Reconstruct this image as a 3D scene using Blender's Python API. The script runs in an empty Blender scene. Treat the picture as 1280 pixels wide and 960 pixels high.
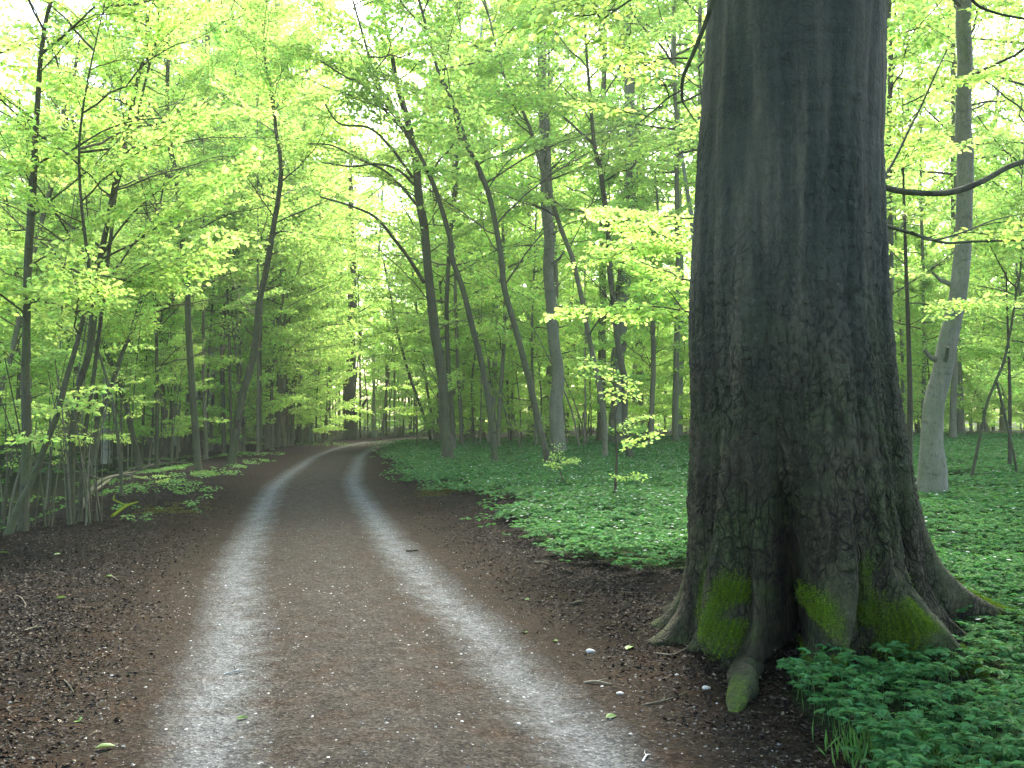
import bpy, math, random
import numpy as np
from mathutils import Matrix, Vector
R = math.radians
sc = bpy.context.scene
col = sc.collection
random.seed(7)
RS = np.random.RandomState(11)

# ------------------------------------------------------------------ camera, light, exposure
F_PX = 1230.0; PITCH = math.atan(40 / F_PX); EYE = 1.5
cam = bpy.data.cameras.new('camera'); camo = bpy.data.objects.new('camera', cam); col.objects.link(camo)
cam.sensor_width = 36; cam.lens = 36 * F_PX / 1280; cam.clip_start = .05; cam.clip_end = 2000
camo.location = (0, 0, EYE); camo.rotation_euler = (R(90) + PITCH, 0, 0)
sc.camera = camo

SUN_EL, SUN_AZ = 46, 12          # azimuth clockwise from the view axis (+Y)
w = bpy.data.worlds.new('World'); sc.world = w; w.use_nodes = True
nt = w.node_tree; bg = nt.nodes['Background']
sky = nt.nodes.new('ShaderNodeTexSky'); sky.sky_type = 'NISHITA'; sky.sun_disc = False
sky.sun_elevation = R(SUN_EL); sky.sun_rotation = R(SUN_AZ); sky.dust_density = 3.0; sky.air_density = 1.0
nt.links.new(sky.outputs[0], bg.inputs[0]); bg.inputs[1].default_value = .15
sun = bpy.data.lights.new('sun', 'SUN'); suno = bpy.data.objects.new('sun', sun); col.objects.link(suno)
sun.energy = 3.2; sun.angle = R(14); sun.color = (1, .95, .86)
d = Vector((math.sin(R(SUN_AZ)) * math.cos(R(SUN_EL)), math.cos(R(SUN_AZ)) * math.cos(R(SUN_EL)), math.sin(R(SUN_EL))))
suno.rotation_euler = d.to_track_quat('Z', 'Y').to_euler()
sc.view_settings.view_transform = 'Standard'; sc.view_settings.look = 'None'
sc.view_settings.gamma = 1; sc.view_settings.exposure = 2.45
sc.render.engine = 'CYCLES'
cy = sc.cycles
cy.max_bounces = 10; cy.diffuse_bounces = 7; cy.transmission_bounces = 8; cy.use_adaptive_sampling = True; cy.adaptive_threshold = .02; cy.glossy_bounces = 2
cy.use_denoising = True; cy.caustics_reflective = False; cy.caustics_refractive = False
sc.render.use_persistent_data = False

# ------------------------------------------------------------------ helpers
_perm = np.random.RandomState(3).rand(64, 64, 64).astype(np.float32)
def noise3(p):
    p = np.asarray(p, dtype=np.float64); i = np.floor(p).astype(np.int64); f = p - i; f = f * f * (3 - 2 * f)
    out = 0
    for a in (0, 1):
        wa = f[..., 0] if a else 1 - f[..., 0]
        for b in (0, 1):
            wb = f[..., 1] if b else 1 - f[..., 1]
            for c in (0, 1):
                wc = f[..., 2] if c else 1 - f[..., 2]
                out = out + wa * wb * wc * _perm[(i[..., 0] + a) & 63, (i[..., 1] + b) & 63, (i[..., 2] + c) & 63]
    return out * 2 - 1
def fbm(p, o=4):
    s = 0; a = .5; p = np.asarray(p, float)
    for k in range(o):
        s = s + a * noise3(p + 17.3 * k); p = p * 2.03; a *= .5
    return s

class MB:
    def __init__(s): s.v = []; s.q = []; s.t = []; s.n = 0
    def add(s, v, q=None, t=None):
        v = np.asarray(v, np.float32).reshape(-1, 3)
        if q is not None and len(q): s.q.append(np.asarray(q, np.int64).reshape(-1, 4) + s.n)
        if t is not None and len(t): s.t.append(np.asarray(t, np.int64).reshape(-1, 3) + s.n)
        s.v.append(v); s.n += len(v)
    def mesh(s, name, mat, smooth=False):
        v = np.concatenate(s.v) if s.v else np.zeros((0, 3), np.float32)
        q = np.concatenate(s.q) if s.q else np.zeros((0, 4), np.int64)
        t = np.concatenate(s.t) if s.t else np.zeros((0, 3), np.int64)
        me = bpy.data.meshes.new(name)
        me.vertices.add(len(v)); me.vertices.foreach_set('co', v.ravel())
        loops = np.concatenate([q.ravel(), t.ravel()]).astype(np.int32)
        me.loops.add(len(loops)); me.loops.foreach_set('vertex_index', loops)
        npoly = len(q) + len(t); me.polygons.add(npoly)
        st = np.concatenate([np.arange(len(q)) * 4, len(q) * 4 + np.arange(len(t)) * 3]).astype(np.int32)
        me.polygons.foreach_set('loop_start', st)
        me.polygons.foreach_set('use_smooth', np.full(npoly, smooth))
        me.update(calc_edges=True); me.validate()
        for m in (mat if isinstance(mat, (list, tuple)) else [mat]): me.materials.append(m)
        return me

def link(name, me, parent=None, loc=None, mat4=None):
    o = bpy.data.objects.new(name, me); col.objects.link(o)
    if parent: o.parent = parent
    if loc is not None: o.location = loc
    if mat4 is not None: o.matrix_basis = mat4
    return o
def tag(o, label=None, cat=None, group=None, kind=None):
    if label: o['label'] = label
    if cat: o['category'] = cat
    if group: o['group'] = group
    if kind: o['kind'] = kind
    return o
def empty(name, loc, label, cat, group=None):
    return tag(link(name, None, loc=loc), label, cat, group)

def grid_quads(nu, nv, wrap=False):
    i = np.arange(nu - 1)[:, None]; j = np.arange(nv if wrap else nv - 1)[None, :]; j2 = (j + 1) % nv
    return np.stack([i * nv + j, i * nv + j2, (i + 1) * nv + j2, (i + 1) * nv + j], -1).reshape(-1, 4)
def resample(P, n, rad=None):
    P = np.asarray(P, float)
    if len(P) > 2:   # Catmull-Rom
        E = np.vstack([2 * P[0] - P[1], P, 2 * P[-1] - P[-2]]); t = np.linspace(0, len(P) - 1 - 1e-6, n); k = t.astype(int); u = (t - k)[:, None]
        a, b, c, e = E[k], E[k + 1], E[k + 2], E[k + 3]
        out = .5 * (2 * b + (c - a) * u + (2 * a - 5 * b + 4 * c - e) * u ** 2 + (3 * b - a - 3 * c + e) * u ** 3)
    else:
        t = np.linspace(0, 1, n); out = P[0] + (P[1] - P[0]) * t[:, None]; t = t * (len(P) - 1)
    if rad is None: return out
    return out, np.interp(t, np.arange(len(P)), rad)
def tube(mb, P, r, sides=6, cap=True, jitter=0, seed=0):
    P = np.asarray(P, float); n = len(P); r = np.broadcast_to(np.asarray(r, float), (n,))
    T = np.gradient(P, axis=0); T /= np.linalg.norm(T, axis=1, keepdims=True) + 1e-9
    ref = np.array([0, 0, 1.]) if abs(T[0, 2]) < .8 else np.array([1., 0, 0])
    A = np.cross(T, ref); A /= np.linalg.norm(A, axis=1, keepdims=True) + 1e-9; B = np.cross(T, A)
    th = np.linspace(0, 2 * np.pi, sides, endpoint=False)
    rr = r[:, None] * np.ones(sides)
    if jitter:
        q = np.stack([np.cos(th)[None] * 1.3 + seed, np.sin(th)[None] * 1.3 + 0 * r[:, None], (np.arange(n) * .22)[:, None] + 0 * th[None]], -1) if False else \
            np.stack(np.broadcast_arrays(np.cos(th)[None] * 1.2 + seed, np.sin(th)[None] * 1.2, (np.arange(n) * .12)[:, None]), -1)
        rr = rr * (1 + jitter * noise3(q))
    V = P[:, None] + rr[..., None] * (np.cos(th)[None, :, None] * A[:, None] + np.sin(th)[None, :, None] * B[:, None])
    Q = grid_quads(n, sides, True)
    V = V.reshape(-1, 3); tr = []
    if cap:
        V = np.vstack([V, P[-1]]); e = (n - 1) * sides
        tr = [[e + k, e + (k + 1) % sides, n * sides] for k in range(sides)]
    mb.add(V, Q[:, ::-1], tr)

def norm(a): return a / (np.linalg.norm(a, axis=-1, keepdims=True) + 1e-9)
def leaves(mb, P, D, N, l, wd, simple=False):
    """leaf blades: base points, directions, normals, lengths, widths; folded along the midrib"""
    D = norm(D); S = norm(np.cross(N, D)); N = np.cross(D, S)
    l = np.asarray(l)[:, None]; wd = np.asarray(wd)[:, None]; n = len(P)
    tip = P + D * l - N * l * .10
    if simple:
        V = np.stack([P, P + D * l * .5 + S * wd * .5 + N * wd * .12, tip, P + D * l * .5 - S * wd * .5 + N * wd * .12], 1)
        b = (np.arange(n) * 4)[:, None]
        mb.add(V, t=np.concatenate([b + [0, 2, 1], b + [0, 3, 2]]))
    else:
        u = N * wd * .13
        V = np.stack([P, P + D * l * .28 + S * wd * .45 + u, P + D * l * .68 + S * wd * .42 + u, tip,
                      P + D * l * .68 - S * wd * .42 + u, P + D * l * .28 - S * wd * .45 + u], 1)
        b = (np.arange(n) * 6)[:, None]
        mb.add(V, q=np.concatenate([b + [0, 3, 2, 1], b + [0, 5, 4, 3]]))

# ------------------------------------------------------------------ materials
def mat(name):
    m = bpy.data.materials.new(name); m.use_nodes = True; n = m.node_tree; n.nodes.clear()
    return m, n, n.nodes.new('ShaderNodeOutputMaterial')
def N_(n, t, **k):
    x = n.nodes.new(t)
    for a, b in k.items(): setattr(x, a, b)
    return x
def setin(x, **k):
    for a, b in k.items(): x.inputs[a.replace('_', ' ')].default_value = b
    return x
def ramp(n, src, stops):
    r = N_(n, 'ShaderNodeValToRGB'); e = r.color_ramp.elements
    e.remove(e[1])
    for i, (p, c) in enumerate(stops):
        x = e[0] if i == 0 else e.new(p)
        x.position = p; x.color = (*c, 1) if isinstance(c, tuple) else (c, c, c, 1)
    n.links.new(src, r.inputs[0]); return r.outputs[0]
def mix(n, f, a, b, mode='MIX'):
    m = N_(n, 'ShaderNodeMix', data_type='RGBA', blend_type=mode)
    for s, i in ((f, 0), (a, 6), (b, 7)):
        if isinstance(s, (int, float)): m.inputs[i].default_value = s
        elif isinstance(s, tuple): m.inputs[i].default_value = (*s, 1)
        else: n.links.new(s, m.inputs[i])
    return m.outputs[2]
def math_(n, op, a, b=None, c=None, clamp=False):
    m = N_(n, 'ShaderNodeMath', operation=op, use_clamp=clamp)
    for i, s in enumerate((a, b, c)):
        if s is None: continue
        if isinstance(s, (int, float)): m.inputs[i].default_value = s
        else: n.links.new(s, m.inputs[i])
    return m.outputs[0]
def noise(n, vec, scale, detail=4, rough=.55, dist=0):
    x = setin(N_(n, 'ShaderNodeTexNoise'), Scale=scale, Detail=detail, Roughness=rough, Distortion=dist)
    if vec is not None: n.links.new(vec, x.inputs['Vector'])
    return x.outputs[0]
def mapping(n, vec, scale=(1, 1, 1)):
    m = N_(n, 'ShaderNodeMapping'); m.inputs['Scale'].default_value = scale; n.links.new(vec, m.inputs[0]); return m.outputs[0]
def bump(n, h, strength, dist, nrm=None):
    b = setin(N_(n, 'ShaderNodeBump'), Strength=strength, Distance=dist); n.links.new(h, b.inputs['Height'])
    if nrm is not None: n.links.new(nrm, b.inputs['Normal'])
    return b.outputs[0]

def leaf_mat(name, refl, trans, var=.35, rough=.55, gloss=.04, tmix=.5):
    m, n, out = mat(name)
    g = N_(n, 'ShaderNodeNewGeometry'); oi = N_(n, 'ShaderNodeObjectInfo')
    rnd = g.outputs['Random Per Island']
    k = math_(n, 'MULTIPLY_ADD', rnd, var * 2, 1 - var)
    k2 = math_(n, 'MULTIPLY_ADD', oi.outputs['Random'], .3, .85)
    k = math_(n, 'MULTIPLY', k, k2)
    hue = N_(n, 'ShaderNodeHueSaturation')
    def shade(c):
        h = N_(n, 'ShaderNodeHueSaturation'); h.inputs['Color'].default_value = (*c, 1)
        n.links.new(math_(n, 'MULTIPLY_ADD', math_(n, 'FRACT', math_(n, 'MULTIPLY', rnd, 17.31)), .05, .475), h.inputs['Hue'])
        n.links.new(k, h.inputs['Value']); return h.outputs[0]
    d1 = N_(n, 'ShaderNodeBsdfDiffuse'); t1 = N_(n, 'ShaderNodeBsdfTranslucent'); gl = N_(n, 'ShaderNodeBsdfGlossy'); gl.inputs['Roughness'].default_value = rough
    n.links.new(shade(refl), d1.inputs[0]); n.links.new(shade(trans), t1.inputs[0])
    a = N_(n, 'ShaderNodeMixShader'); a.inputs[0].default_value = tmix; n.links.new(d1.outputs[0], a.inputs[1]); n.links.new(t1.outputs[0], a.inputs[2])
    b = N_(n, 'ShaderNodeMixShader'); b.inputs[0].default_value = gloss; n.links.new(a.outputs[0], b.inputs[1]); n.links.new(gl.outputs[0], b.inputs[2])
    n.links.new(b.outputs[0], out.inputs[0]); return m

def bark_mat(name, c1, c2, c3, vs=1.0, streak=(9, 9, 1.2)):
    m, n, out = mat(name)
    tc = N_(n, 'ShaderNodeTexCoord'); oi = N_(n, 'ShaderNodeObjectInfo')
    ofs = N_(n, 'ShaderNodeVectorMath', operation='ADD'); n.links.new(tc.outputs['Object'], ofs.inputs[0]); 
    cx = N_(n, 'ShaderNodeCombineXYZ'); 
    for i in range(3): n.links.new(math_(n, 'MULTIPLY', oi.outputs['Random'], 37.0 + i * 11), cx.inputs[i])
    n.links.new(cx.outputs[0], ofs.inputs[1]); v = ofs.outputs[0]
    a = noise(n, mapping(n, v, streak), 1.0, 5, .6); b = noise(n, v, 2.2, 3); c = noise(n, mapping(n, v, (30, 30, 14)), 1.0, 4, .7)
    rings = noise(n, mapping(n, v, (3, 3, 26)), 1.0, 3, .5)
    colr = ramp(n, a, [(.3, c1), (.7, c2)])
    colr = mix(n, ramp(n, b, [(.45, 0.), (.65, .8)]), colr, c3)
    colr = mix(n, ramp(n, noise(n, mapping(n, v, (5, 5, 9)), 1.0, 4, .7), [(.56, 0.), (.66, .65)]), colr, tuple(x * .4 for x in c2))
    colr = mix(n, ramp(n, c, [(.52, 0.), (.68, .6)]), colr, tuple(x * .45 for x in c1))
    p = setin(N_(n, 'ShaderNodeBsdfPrincipled'), Roughness=.85); p.inputs['Specular IOR Level'].default_value = .25
    n.links.new(colr, p.inputs['Base Color'])
    hgt = math_(n, 'ADD', math_(n, 'ADD', a, math_(n, 'MULTIPLY', c, .5)), math_(n, 'MULTIPLY', rings, .5))
    n.links.new(bump(n, hgt, .9, .03), p.inputs['Normal'])
    n.links.new(p.outputs[0], out.inputs[0]); return m

M_leaf = leaf_mat('beech_leaf', (.28, .43, .10), (.60, .87, .20), tmix=.56)
M_leaf_dark = leaf_mat('anemone_leaf', (.048, .150, .046), (.11, .28, .06), var=.4, rough=.45, gloss=.012, tmix=.35)
M_leaf_mid = leaf_mat('low_plant_leaf', (.08, .20, .04), (.16, .36, .06), var=.3, tmix=.4)
M_bark_dark = bark_mat('bark_dark', (.055, .055, .035), (.10, .10, .06), (.075, .095, .04))
M_bark_mid = bark_mat('bark_mid', (.12, .112, .075), (.20, .185, .13), (.13, .155, .08))
M_bark_pale = bark_mat('bark_pale', (.15, .145, .11), (.23, .22, .17), (.13, .15, .09))
M_bark_grey = bark_mat('bark_grey', (.30, .29, .29), (.42, .41, .42), (.30, .31, .26))  # pale bark, with the haze veil of far trunks put into its colour
M_twig = bark_mat('twig_bark', (.05, .045, .03), (.09, .075, .05), (.06, .065, .035))
M_dead = bark_mat('dead_wood', (.16, .13, .10), (.26, .22, .17), (.14, .14, .08))

# ------------------------------------------------------------------ road line and terrain
ROAD = resample([(.9, -8), (.62, -3), (.3, 0), (-.45, 4.19), (-.68, 5.13), (-1.02, 6.59), (-1.95, 10.25), (-2.8, 14.2), (-3.7, 18.5), (-4.55, 23.06), (-5.65, 30.7), (-6.5, 37),
                 (-7.3, 46), (-7.55, 55), (-6.9, 63), (-4.6, 70), (0, 76), (7, 80), (16, 82.5), (30, 84), (60, 84)], 220)
_seg = np.diff(ROAD, axis=0); _len = np.linalg.norm(_seg, axis=1); _s = np.concatenate([[0], np.cumsum(_len)])
def lat_of(x, y):
    """signed distance from the middle of the road (positive: right of it going away) """
    x = np.asarray(x, float).ravel(); y = np.asarray(y, float).ravel(); out = np.empty(len(x))
    for a in range(0, len(x), 20000):
        p = np.stack([x[a:a + 20000], y[a:a + 20000]], -1)[:, None]
        t = np.clip(((p - ROAD[None, :-1]) * _seg).sum(-1) / (_len ** 2), 0, 1)
        d_ = p - (ROAD[None, :-1] + t[..., None] * _seg); dd = np.linalg.norm(d_, axis=-1); k = dd.argmin(1); r = np.arange(len(k))
        sg = _seg[k, 0] * d_[r, k, 1] - _seg[k, 1] * d_[r, k, 0]
        out[a:a + 20000] = dd[r, k] * np.where(sg > 0, -1, 1)
    return out
def sst(a, b, x): t = np.clip((x - a) / (b - a), 0, 1); return t * t * (3 - 2 * t)
TREE_C = np.array([1.87, 6.5])
def height(x, y, lat=None):
    x = np.asarray(x, float); y = np.asarray(y, float); sh = np.broadcast(x, y).shape
    x = np.broadcast_to(x, sh).ravel(); y = np.broadcast_to(y, sh).ravel()
    if lat is None: lat = lat_of(x, y)
    al = np.abs(lat)
    h = .03 * np.exp(-(lat / .5) ** 2) - .022 * np.exp(-((al - .86) / .2) ** 2)
    h += .05 * sst(1.3, 2.3, al)
    h += sst(2.0, 4.4, lat) * .07 * sst(9, 16, y) + .022 * np.clip(lat - 6, 0, 60) * sst(8, 20, y)
    L = -lat
    h += -.75 * sst(3.6, 5.6, L) * (1 - .6 * sst(7, 12, L)) * sst(7, 12, y) * (1 - .75 * sst(16, 26, y)) + .012 * np.clip(L - 8, 0, 60)
    dt = np.hypot(x - TREE_C[0], y - TREE_C[1]); h += .08 * np.exp(-(dt / 1.0) ** 2)
    p = np.stack([x, y, 0 * x], -1); amp = .25 + .75 * sst(1.2, 3, al)
    h += amp * (.05 * noise3(p * .7) + .018 * noise3(p * 3.1) + .007 * noise3(p * 9)) + .003 * noise3(p * 23)
    return h.reshape(sh)
H0 = float(height(0., 0.)); camo.location.z = EYE + H0 * 0
def ray(px, py):
    u = (px - 640) / F_PX; v = (480 - py) / F_PX; c, s = math.cos(PITCH), math.sin(PITCH)
    return np.array([u, c - v * s, s + v * c])
def pt(px, py, Y):
    r = ray(px, py); return np.array([0, 0, EYE]) + r * (Y / r[1])
_Y = np.geomspace(2.5, 160, 1500)
def at(px, py):
    r = ray(px, py); P = np.array([0, 0, EYE]) + r[None] * (_Y / r[1])[:, None]
    hh = height(P[:, 0], P[:, 1]); k = np.argmax(P[:, 2] <= hh)
    if not (P[:, 2] <= hh).any(): k = len(_Y) - 1
    return np.array([P[k, 0], P[k, 1], hh[k]])

def axis(parts):
    return np.unique(np.round(np.concatenate(parts), 4))
gx = axis([np.linspace(-5.5, 6.5, 150), -5.5 - np.geomspace(.1, 400, 70), 6.5 + np.geomspace(.1, 400, 70)])
gy = axis([np.linspace(2.4, 12, 130), 12 + np.geomspace(.1, 480, 130), -np.geomspace(.2, 300, 30), np.linspace(-.2, 2.3, 8)])
GX, GY = np.meshgrid(gx, gy); LAT = lat_of(GX, GY)
GZ = height(GX, GY, LAT).ravel() - .05 * (np.abs(LAT) < 1.75)
mb = MB(); mb.add(np.stack([GX.ravel(), GY.ravel(), GZ], -1), grid_quads(len(gy), len(gx)))

# green ground-cover area, drawn on the flat from where it stands
POLY = [(488, 560), (500, 572), (540, 600), (560, 610), (640, 619), (660, 632), (642, 655), (690, 690), (770, 708), (850, 712), (1000, 712), (1175, 745), (1180, 800), (1060, 800), (985, 838), (1000, 893), (1055, 930), (1100, 962), (1120, 1100), (2400, 1100), (2400, 547), (500, 547)]
POLY = np.array([at(*p)[:2] if p[1] < 1000 else (pt(*p, 1845 / (p[1] - 520))[:2]) for p in POLY])
def in_poly(x, y, jit=.0):
    ins = np.zeros(len(x), bool); n = len(POLY)
    if np.any(jit):
        q = np.stack([x, y, 0 * x], -1); x = x + jit * 2 * noise3(q * 1.7) + jit * RS.randn(len(x)); y = y + jit * 3 * noise3(q * 1.7 + 40) + jit * 1.5 * RS.randn(len(x))
    for i in range(n):
        (x1, y1), (x2, y2) = POLY[i], POLY[(i + 1) % n]
        c = ((y1 > y) != (y2 > y)) & (x < (x2 - x1) * (y - y1) / (y2 - y1 + 1e-12) + x1); ins ^= c
    return ins

def ground_mat(name):
    m, n, out = mat(name)
    at_ = N_(n, 'ShaderNodeAttribute', attribute_name='lat'); gr = N_(n, 'ShaderNodeAttribute', attribute_name='green')
    geo = N_(n, 'ShaderNodeNewGeometry'); v = geo.outputs['Position']
    n1 = noise(n, v, 1.6, 4); n2 = noise(n, v, 7, 5, .65); n3 = noise(n, v, 55, 4, .7); n4 = noise(n, v, 160, 3, .7)
    lat = math_(n, 'ABSOLUTE', at_.outputs['Fac'])
    lat = math_(n, 'ADD', lat, math_(n, 'MULTIPLY', math_(n, 'SUBTRACT', n1, .5), .22)); lat = math_(n, 'ADD', lat, math_(n, 'MULTIPLY', math_(n, 'SUBTRACT', n2, .5), .17))
    lat = math_(n, 'ADD', lat, math_(n, 'MULTIPLY', math_(n, 'SUBTRACT', n3, .5), .22))
    s = math_(n, 'MULTIPLY', lat, .25)   # ramp over 0..4 m
    base = ramp(n, s, [(0, (.052, .047, .041)), (.13, (.048, .042, .036)), (.180, (.092, .095, .094)), (.195, (.118, .124, .128)), (.225, (.118, .124, .128)), (.242, (.084, .085, .084)), (.285, (.034, .028, .022)), (.42, (.020, .0152, .011)), (.55, (.011, .0095, .008)), (.75, (.009, .008, .0065)), (1, (.010, .009, .007))])
    vor = setin(N_(n, 'ShaderNodeTexVoronoi'), Scale=48.0); n.links.new(v, vor.inputs['Vector'])
    vor2 = setin(N_(n, 'ShaderNodeTexVoronoi'), Scale=110.0); n.links.new(v, vor2.inputs['Vector'])
    c1 = N_(n, 'ShaderNodeSeparateColor'); n.links.new(vor.outputs['Color'], c1.inputs[0])
    c2 = N_(n, 'ShaderNodeSeparateColor'); n.links.new(vor2.outputs['Color'], c2.inputs[0])
    g1 = ramp(n, c1.outputs[0], [(0, .55), (.6, .95), (.93, 1.12), (1, 1.45)])
    g2 = ramp(n, c2.outputs[0], [(0, .5), (.7, 1.), (1, 1.6)])
    c = mix(n, 1.0, base, g1, 'MULTIPLY'); c = mix(n, .8, c, g2, 'MULTIPLY')
    c = mix(n, ramp(n, n2, [(.4, 0.), (.7, .55)]), c, (.075, .045, .026))if False else mix(n, .6, c, ramp(n, n2, [(.3, .55), (.7, 1.4)]), 'MULTIPLY')
    rust = ramp(n, noise(n, v, 3.4, 5, .7), [(.5, 0.), (.68, .45)])
    c = mix(n, rust, c, mix(n, 1.0, (.045, .026, .015), g1, 'MULTIPLY'))
    c = mix(n, gr.outputs['Fac'], c, mix(n, 1.0, (.03, .045, .018), g1, 'MULTIPLY'))
    p = setin(N_(n, 'ShaderNodeBsdfPrincipled'), Roughness=.95); p.inputs['Specular IOR Level'].default_value = .03
    n.links.new(c, p.inputs['Base Color'])
    b = bump(n, math_(n, 'ADD', vor.outputs['Distance'], math_(n, 'MULTIPLY', n3, 1.2)), .7, .012)
    n.links.new(bump(n, math_(n, 'ADD', vor2.outputs['Distance'], n4), .6, .005, b), p.inputs['Normal'])
    n.links.new(p.outputs[0], out.inputs[0]); return m
M_ground = ground_mat('forest_ground')
def fattr(me, name, a):
    x = me.attributes.new(name, 'FLOAT', 'POINT'); x.data.foreach_set('value', np.asarray(a, np.float32))
me = mb.mesh('ground', M_ground, True); fattr(me, 'lat', LAT)
GREEN = in_poly(GX.ravel(), GY.ravel()) & (np.abs(LAT) > 2)
GREEN = np.maximum(GREEN * 1., .75 * sst(4.5, 8, np.abs(LAT)) * sst(9, 18, GY.ravel())); fattr(me, 'green', GREEN)
tag(link('ground', me), kind='structure')
# the track itself, one strip
s_al = np.concatenate([np.arange(6, 26, .07), 26 + np.geomspace(.1, 150, 180)]); s_al = s_al[s_al < _s[-1] - .5]
CX = np.interp(s_al, _s, ROAD[:, 0]); CY = np.interp(s_al, _s, ROAD[:, 1]); TX = np.gradient(CX, s_al); TY = np.gradient(CY, s_al)
lt = np.linspace(-1.95, 1.95, 57)
RX = CX[:, None] + TY[:, None] * lt; RY = CY[:, None] - TX[:, None] * lt; LL = np.broadcast_to(lt, RX.shape)
RZ = height(RX, RY, LL.ravel()) + .004 - .02 * (np.abs(LL) > 1.9)
mb = MB(); mb.add(np.stack([RX, RY, RZ], -1), grid_quads(len(s_al), len(lt))[:, ::-1])
me = mb.mesh('road', M_ground, True); fattr(me, 'lat', LL.ravel()); fattr(me, 'green', np.zeros(LL.size))
tag(link('road', me), kind='structure')

# ------------------------------------------------------------------ limb library: wood and leaves of a beech limb lying along +X
class Limb: pass
def make_limb(seed, L=2.6, leaf=.090, rise=.12, dens=1.0, bare=.12):
    rs = np.random.RandomState(seed); o = Limb(); wood = MB(); lp = []; ld = []; ln = []
    n = 12; t = np.linspace(0, 1, n)
    y = np.cumsum(rs.randn(n) * .035) * L * .5; y -= y[0]; z = L * (rise * t - .10 * t ** 2.2) + np.cumsum(rs.randn(n) * .012) * L; z -= z[0]
    P = np.stack([t * L, y, z], -1); r = .016 * (L / 2.6) * (1 - t * .86)
    tube(wood, P, r, 5)
    def put_leaves(Q, sidev, up, step):
        seg = np.linalg.norm(Q[-1] - Q[0]); m = max(2, int(seg / step)); a = np.linspace(.12, 1, m)
        q = np.stack([np.interp(a, np.linspace(0, 1, len(Q)), Q[:, i]) for i in range(3)], -1)
        T = norm(Q[-1] - Q[0])[None]; sgn = np.where(np.arange(m) % 2, 1, -1)[:, None]
        D = T * .6 + sidev[None] * sgn * (.8 + .3 * rs.rand(m, 1)) + rs.randn(m, 3) * .38; D[-1] = T[0] + rs.randn(3) * .1; D[:, 2] -= .12
        lp.append(q + sidev[None] * sgn * .012 + rs.randn(m, 3) * .012); ld.append(D); ln.append(up[None] + rs.randn(m, 3) * .62)
    def twig(base, dr, l, lvl):
        up = norm(np.array([0, 0, 1]) + rs.randn(3) * .14); dr = norm(dr); m = 5
        a = np.linspace(0, 1, m)[:, None]; Q = base + dr * a * l + np.cumsum(rs.randn(m, 3) * .035 * l, axis=0) * [[1, 1, .6]] * (a > 0) + up * (.05 * l * a - .10 * l * a ** 2)
        rad = .0042 * (l / .8) ** .6 if lvl == 1 else .0022
        tube(wood, Q, rad * (1 - .7 * a[:, 0]), 3, cap=False)
        side = norm(np.cross(up, dr)); put_leaves(Q, side, up, .050 / dens)
        if lvl == 1 and l > .3:
            k = int(l / .10)
            for i in range(k):
                u = (i + 1) / (k + 1.5); sg = 1 if i % 2 else -1
                twig(Q[0] + (Q[-1] - Q[0]) * u, dr * .8 + side * sg * .75 + rs.randn(3) * .08, (.16 + .3 * rs.rand()) * (1.1 - u) * min(1.3, l / .6), 2)
    k = int(L / .12)
    for i in range(k):
        u = bare + (1 - bare) * (i + rs.rand() * .6) / k; b = np.array([np.interp(u, t, P[:, j]) for j in range(3)]); sg = 1 if i % 2 else -1
        l = L * (.10 + .30 * rs.rand()) * (1.15 - u) + .12
        twig(b, np.array([.65 + .25 * rs.rand(), sg * (.55 + .4 * rs.rand()), .10 * rs.randn()]), l, 1)
    put_leaves(P[-4:], np.array([0, 1., 0]), np.array([0, 0, 1.]), .045)
    o.P, o.D, o.N = np.concatenate(lp), np.concatenate(ld), np.concatenate(ln)
    m = len(o.P); o.l = leaf * (.65 + .6 * rs.rand(m)); o.w = o.l * (.58 + .12 * rs.rand(m)); o.axis = P; o.r = r
    fo = MB(); leaves(fo, o.P, o.D, o.N, o.l, o.w)
    o.wood = wood.mesh('limb', M_twig, True); o.leaf = fo.mesh('foliage', M_leaf); o.nleaf = m
    return o
LIMBS = [make_limb(100 + i, rise=.05 + .3 * (i % 4) / 4) for i in range(18)]
SPRAYS = [make_limb(200 + i, L=1.15, leaf=.082, rise=.05 + .3 * (i % 3) / 3, bare=.2) for i in range(14)]
print('leaves per limb', np.mean([l.nleaf for l in LIMBS]))

def put_limb(parent, origin, az, tilt, scale, k=None, roll=0, ext=True):
    lib = LIMBS
    if scale < .62: lib = SPRAYS; scale *= 2.0
    lb = lib[k if k is not None else random.randrange(len(lib))]
    M = Matrix.Translation(Vector(origin)) @ Matrix.Rotation(az, 4, 'Z') @ Matrix.Rotation(-tilt, 4, 'Y') @ Matrix.Rotation(roll, 4, 'X') @ Matrix.Diagonal((scale, scale * random.choice((-1, 1)) if False else scale, scale, 1))
    o = link('limb', lb.wood, parent, mat4=M); link('foliage', lb.leaf, o)
    return o

# ------------------------------------------------------------------ trees one can follow in the photograph
def trunk_mesh(P, r, m, sides=12, flare=1.35, seed=0):
    n = max(24, int(len(P) * 7)); Q, rr = resample(P, n, r)
    zz = Q[:, 2] - Q[0, 2]; rr = rr * (1 + (flare - 1) * np.exp(-zz / (2.2 * rr[0] + .05)))
    wob = np.stack([fbm(np.stack([zz * .9 + seed * 3.1, 0 * zz + k * 9, 0 * zz], -1), 3) for k in (1, 2)], -1)
    Q[:, :2] += wob * rr[:, None] * .55 * sst(0, 1, zz)[:, None]
    mb = MB(); tube(mb, Q, rr, sides, jitter=.10, seed=seed * 1.7); return mb.mesh('trunk', m, True), Q, rr

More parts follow.
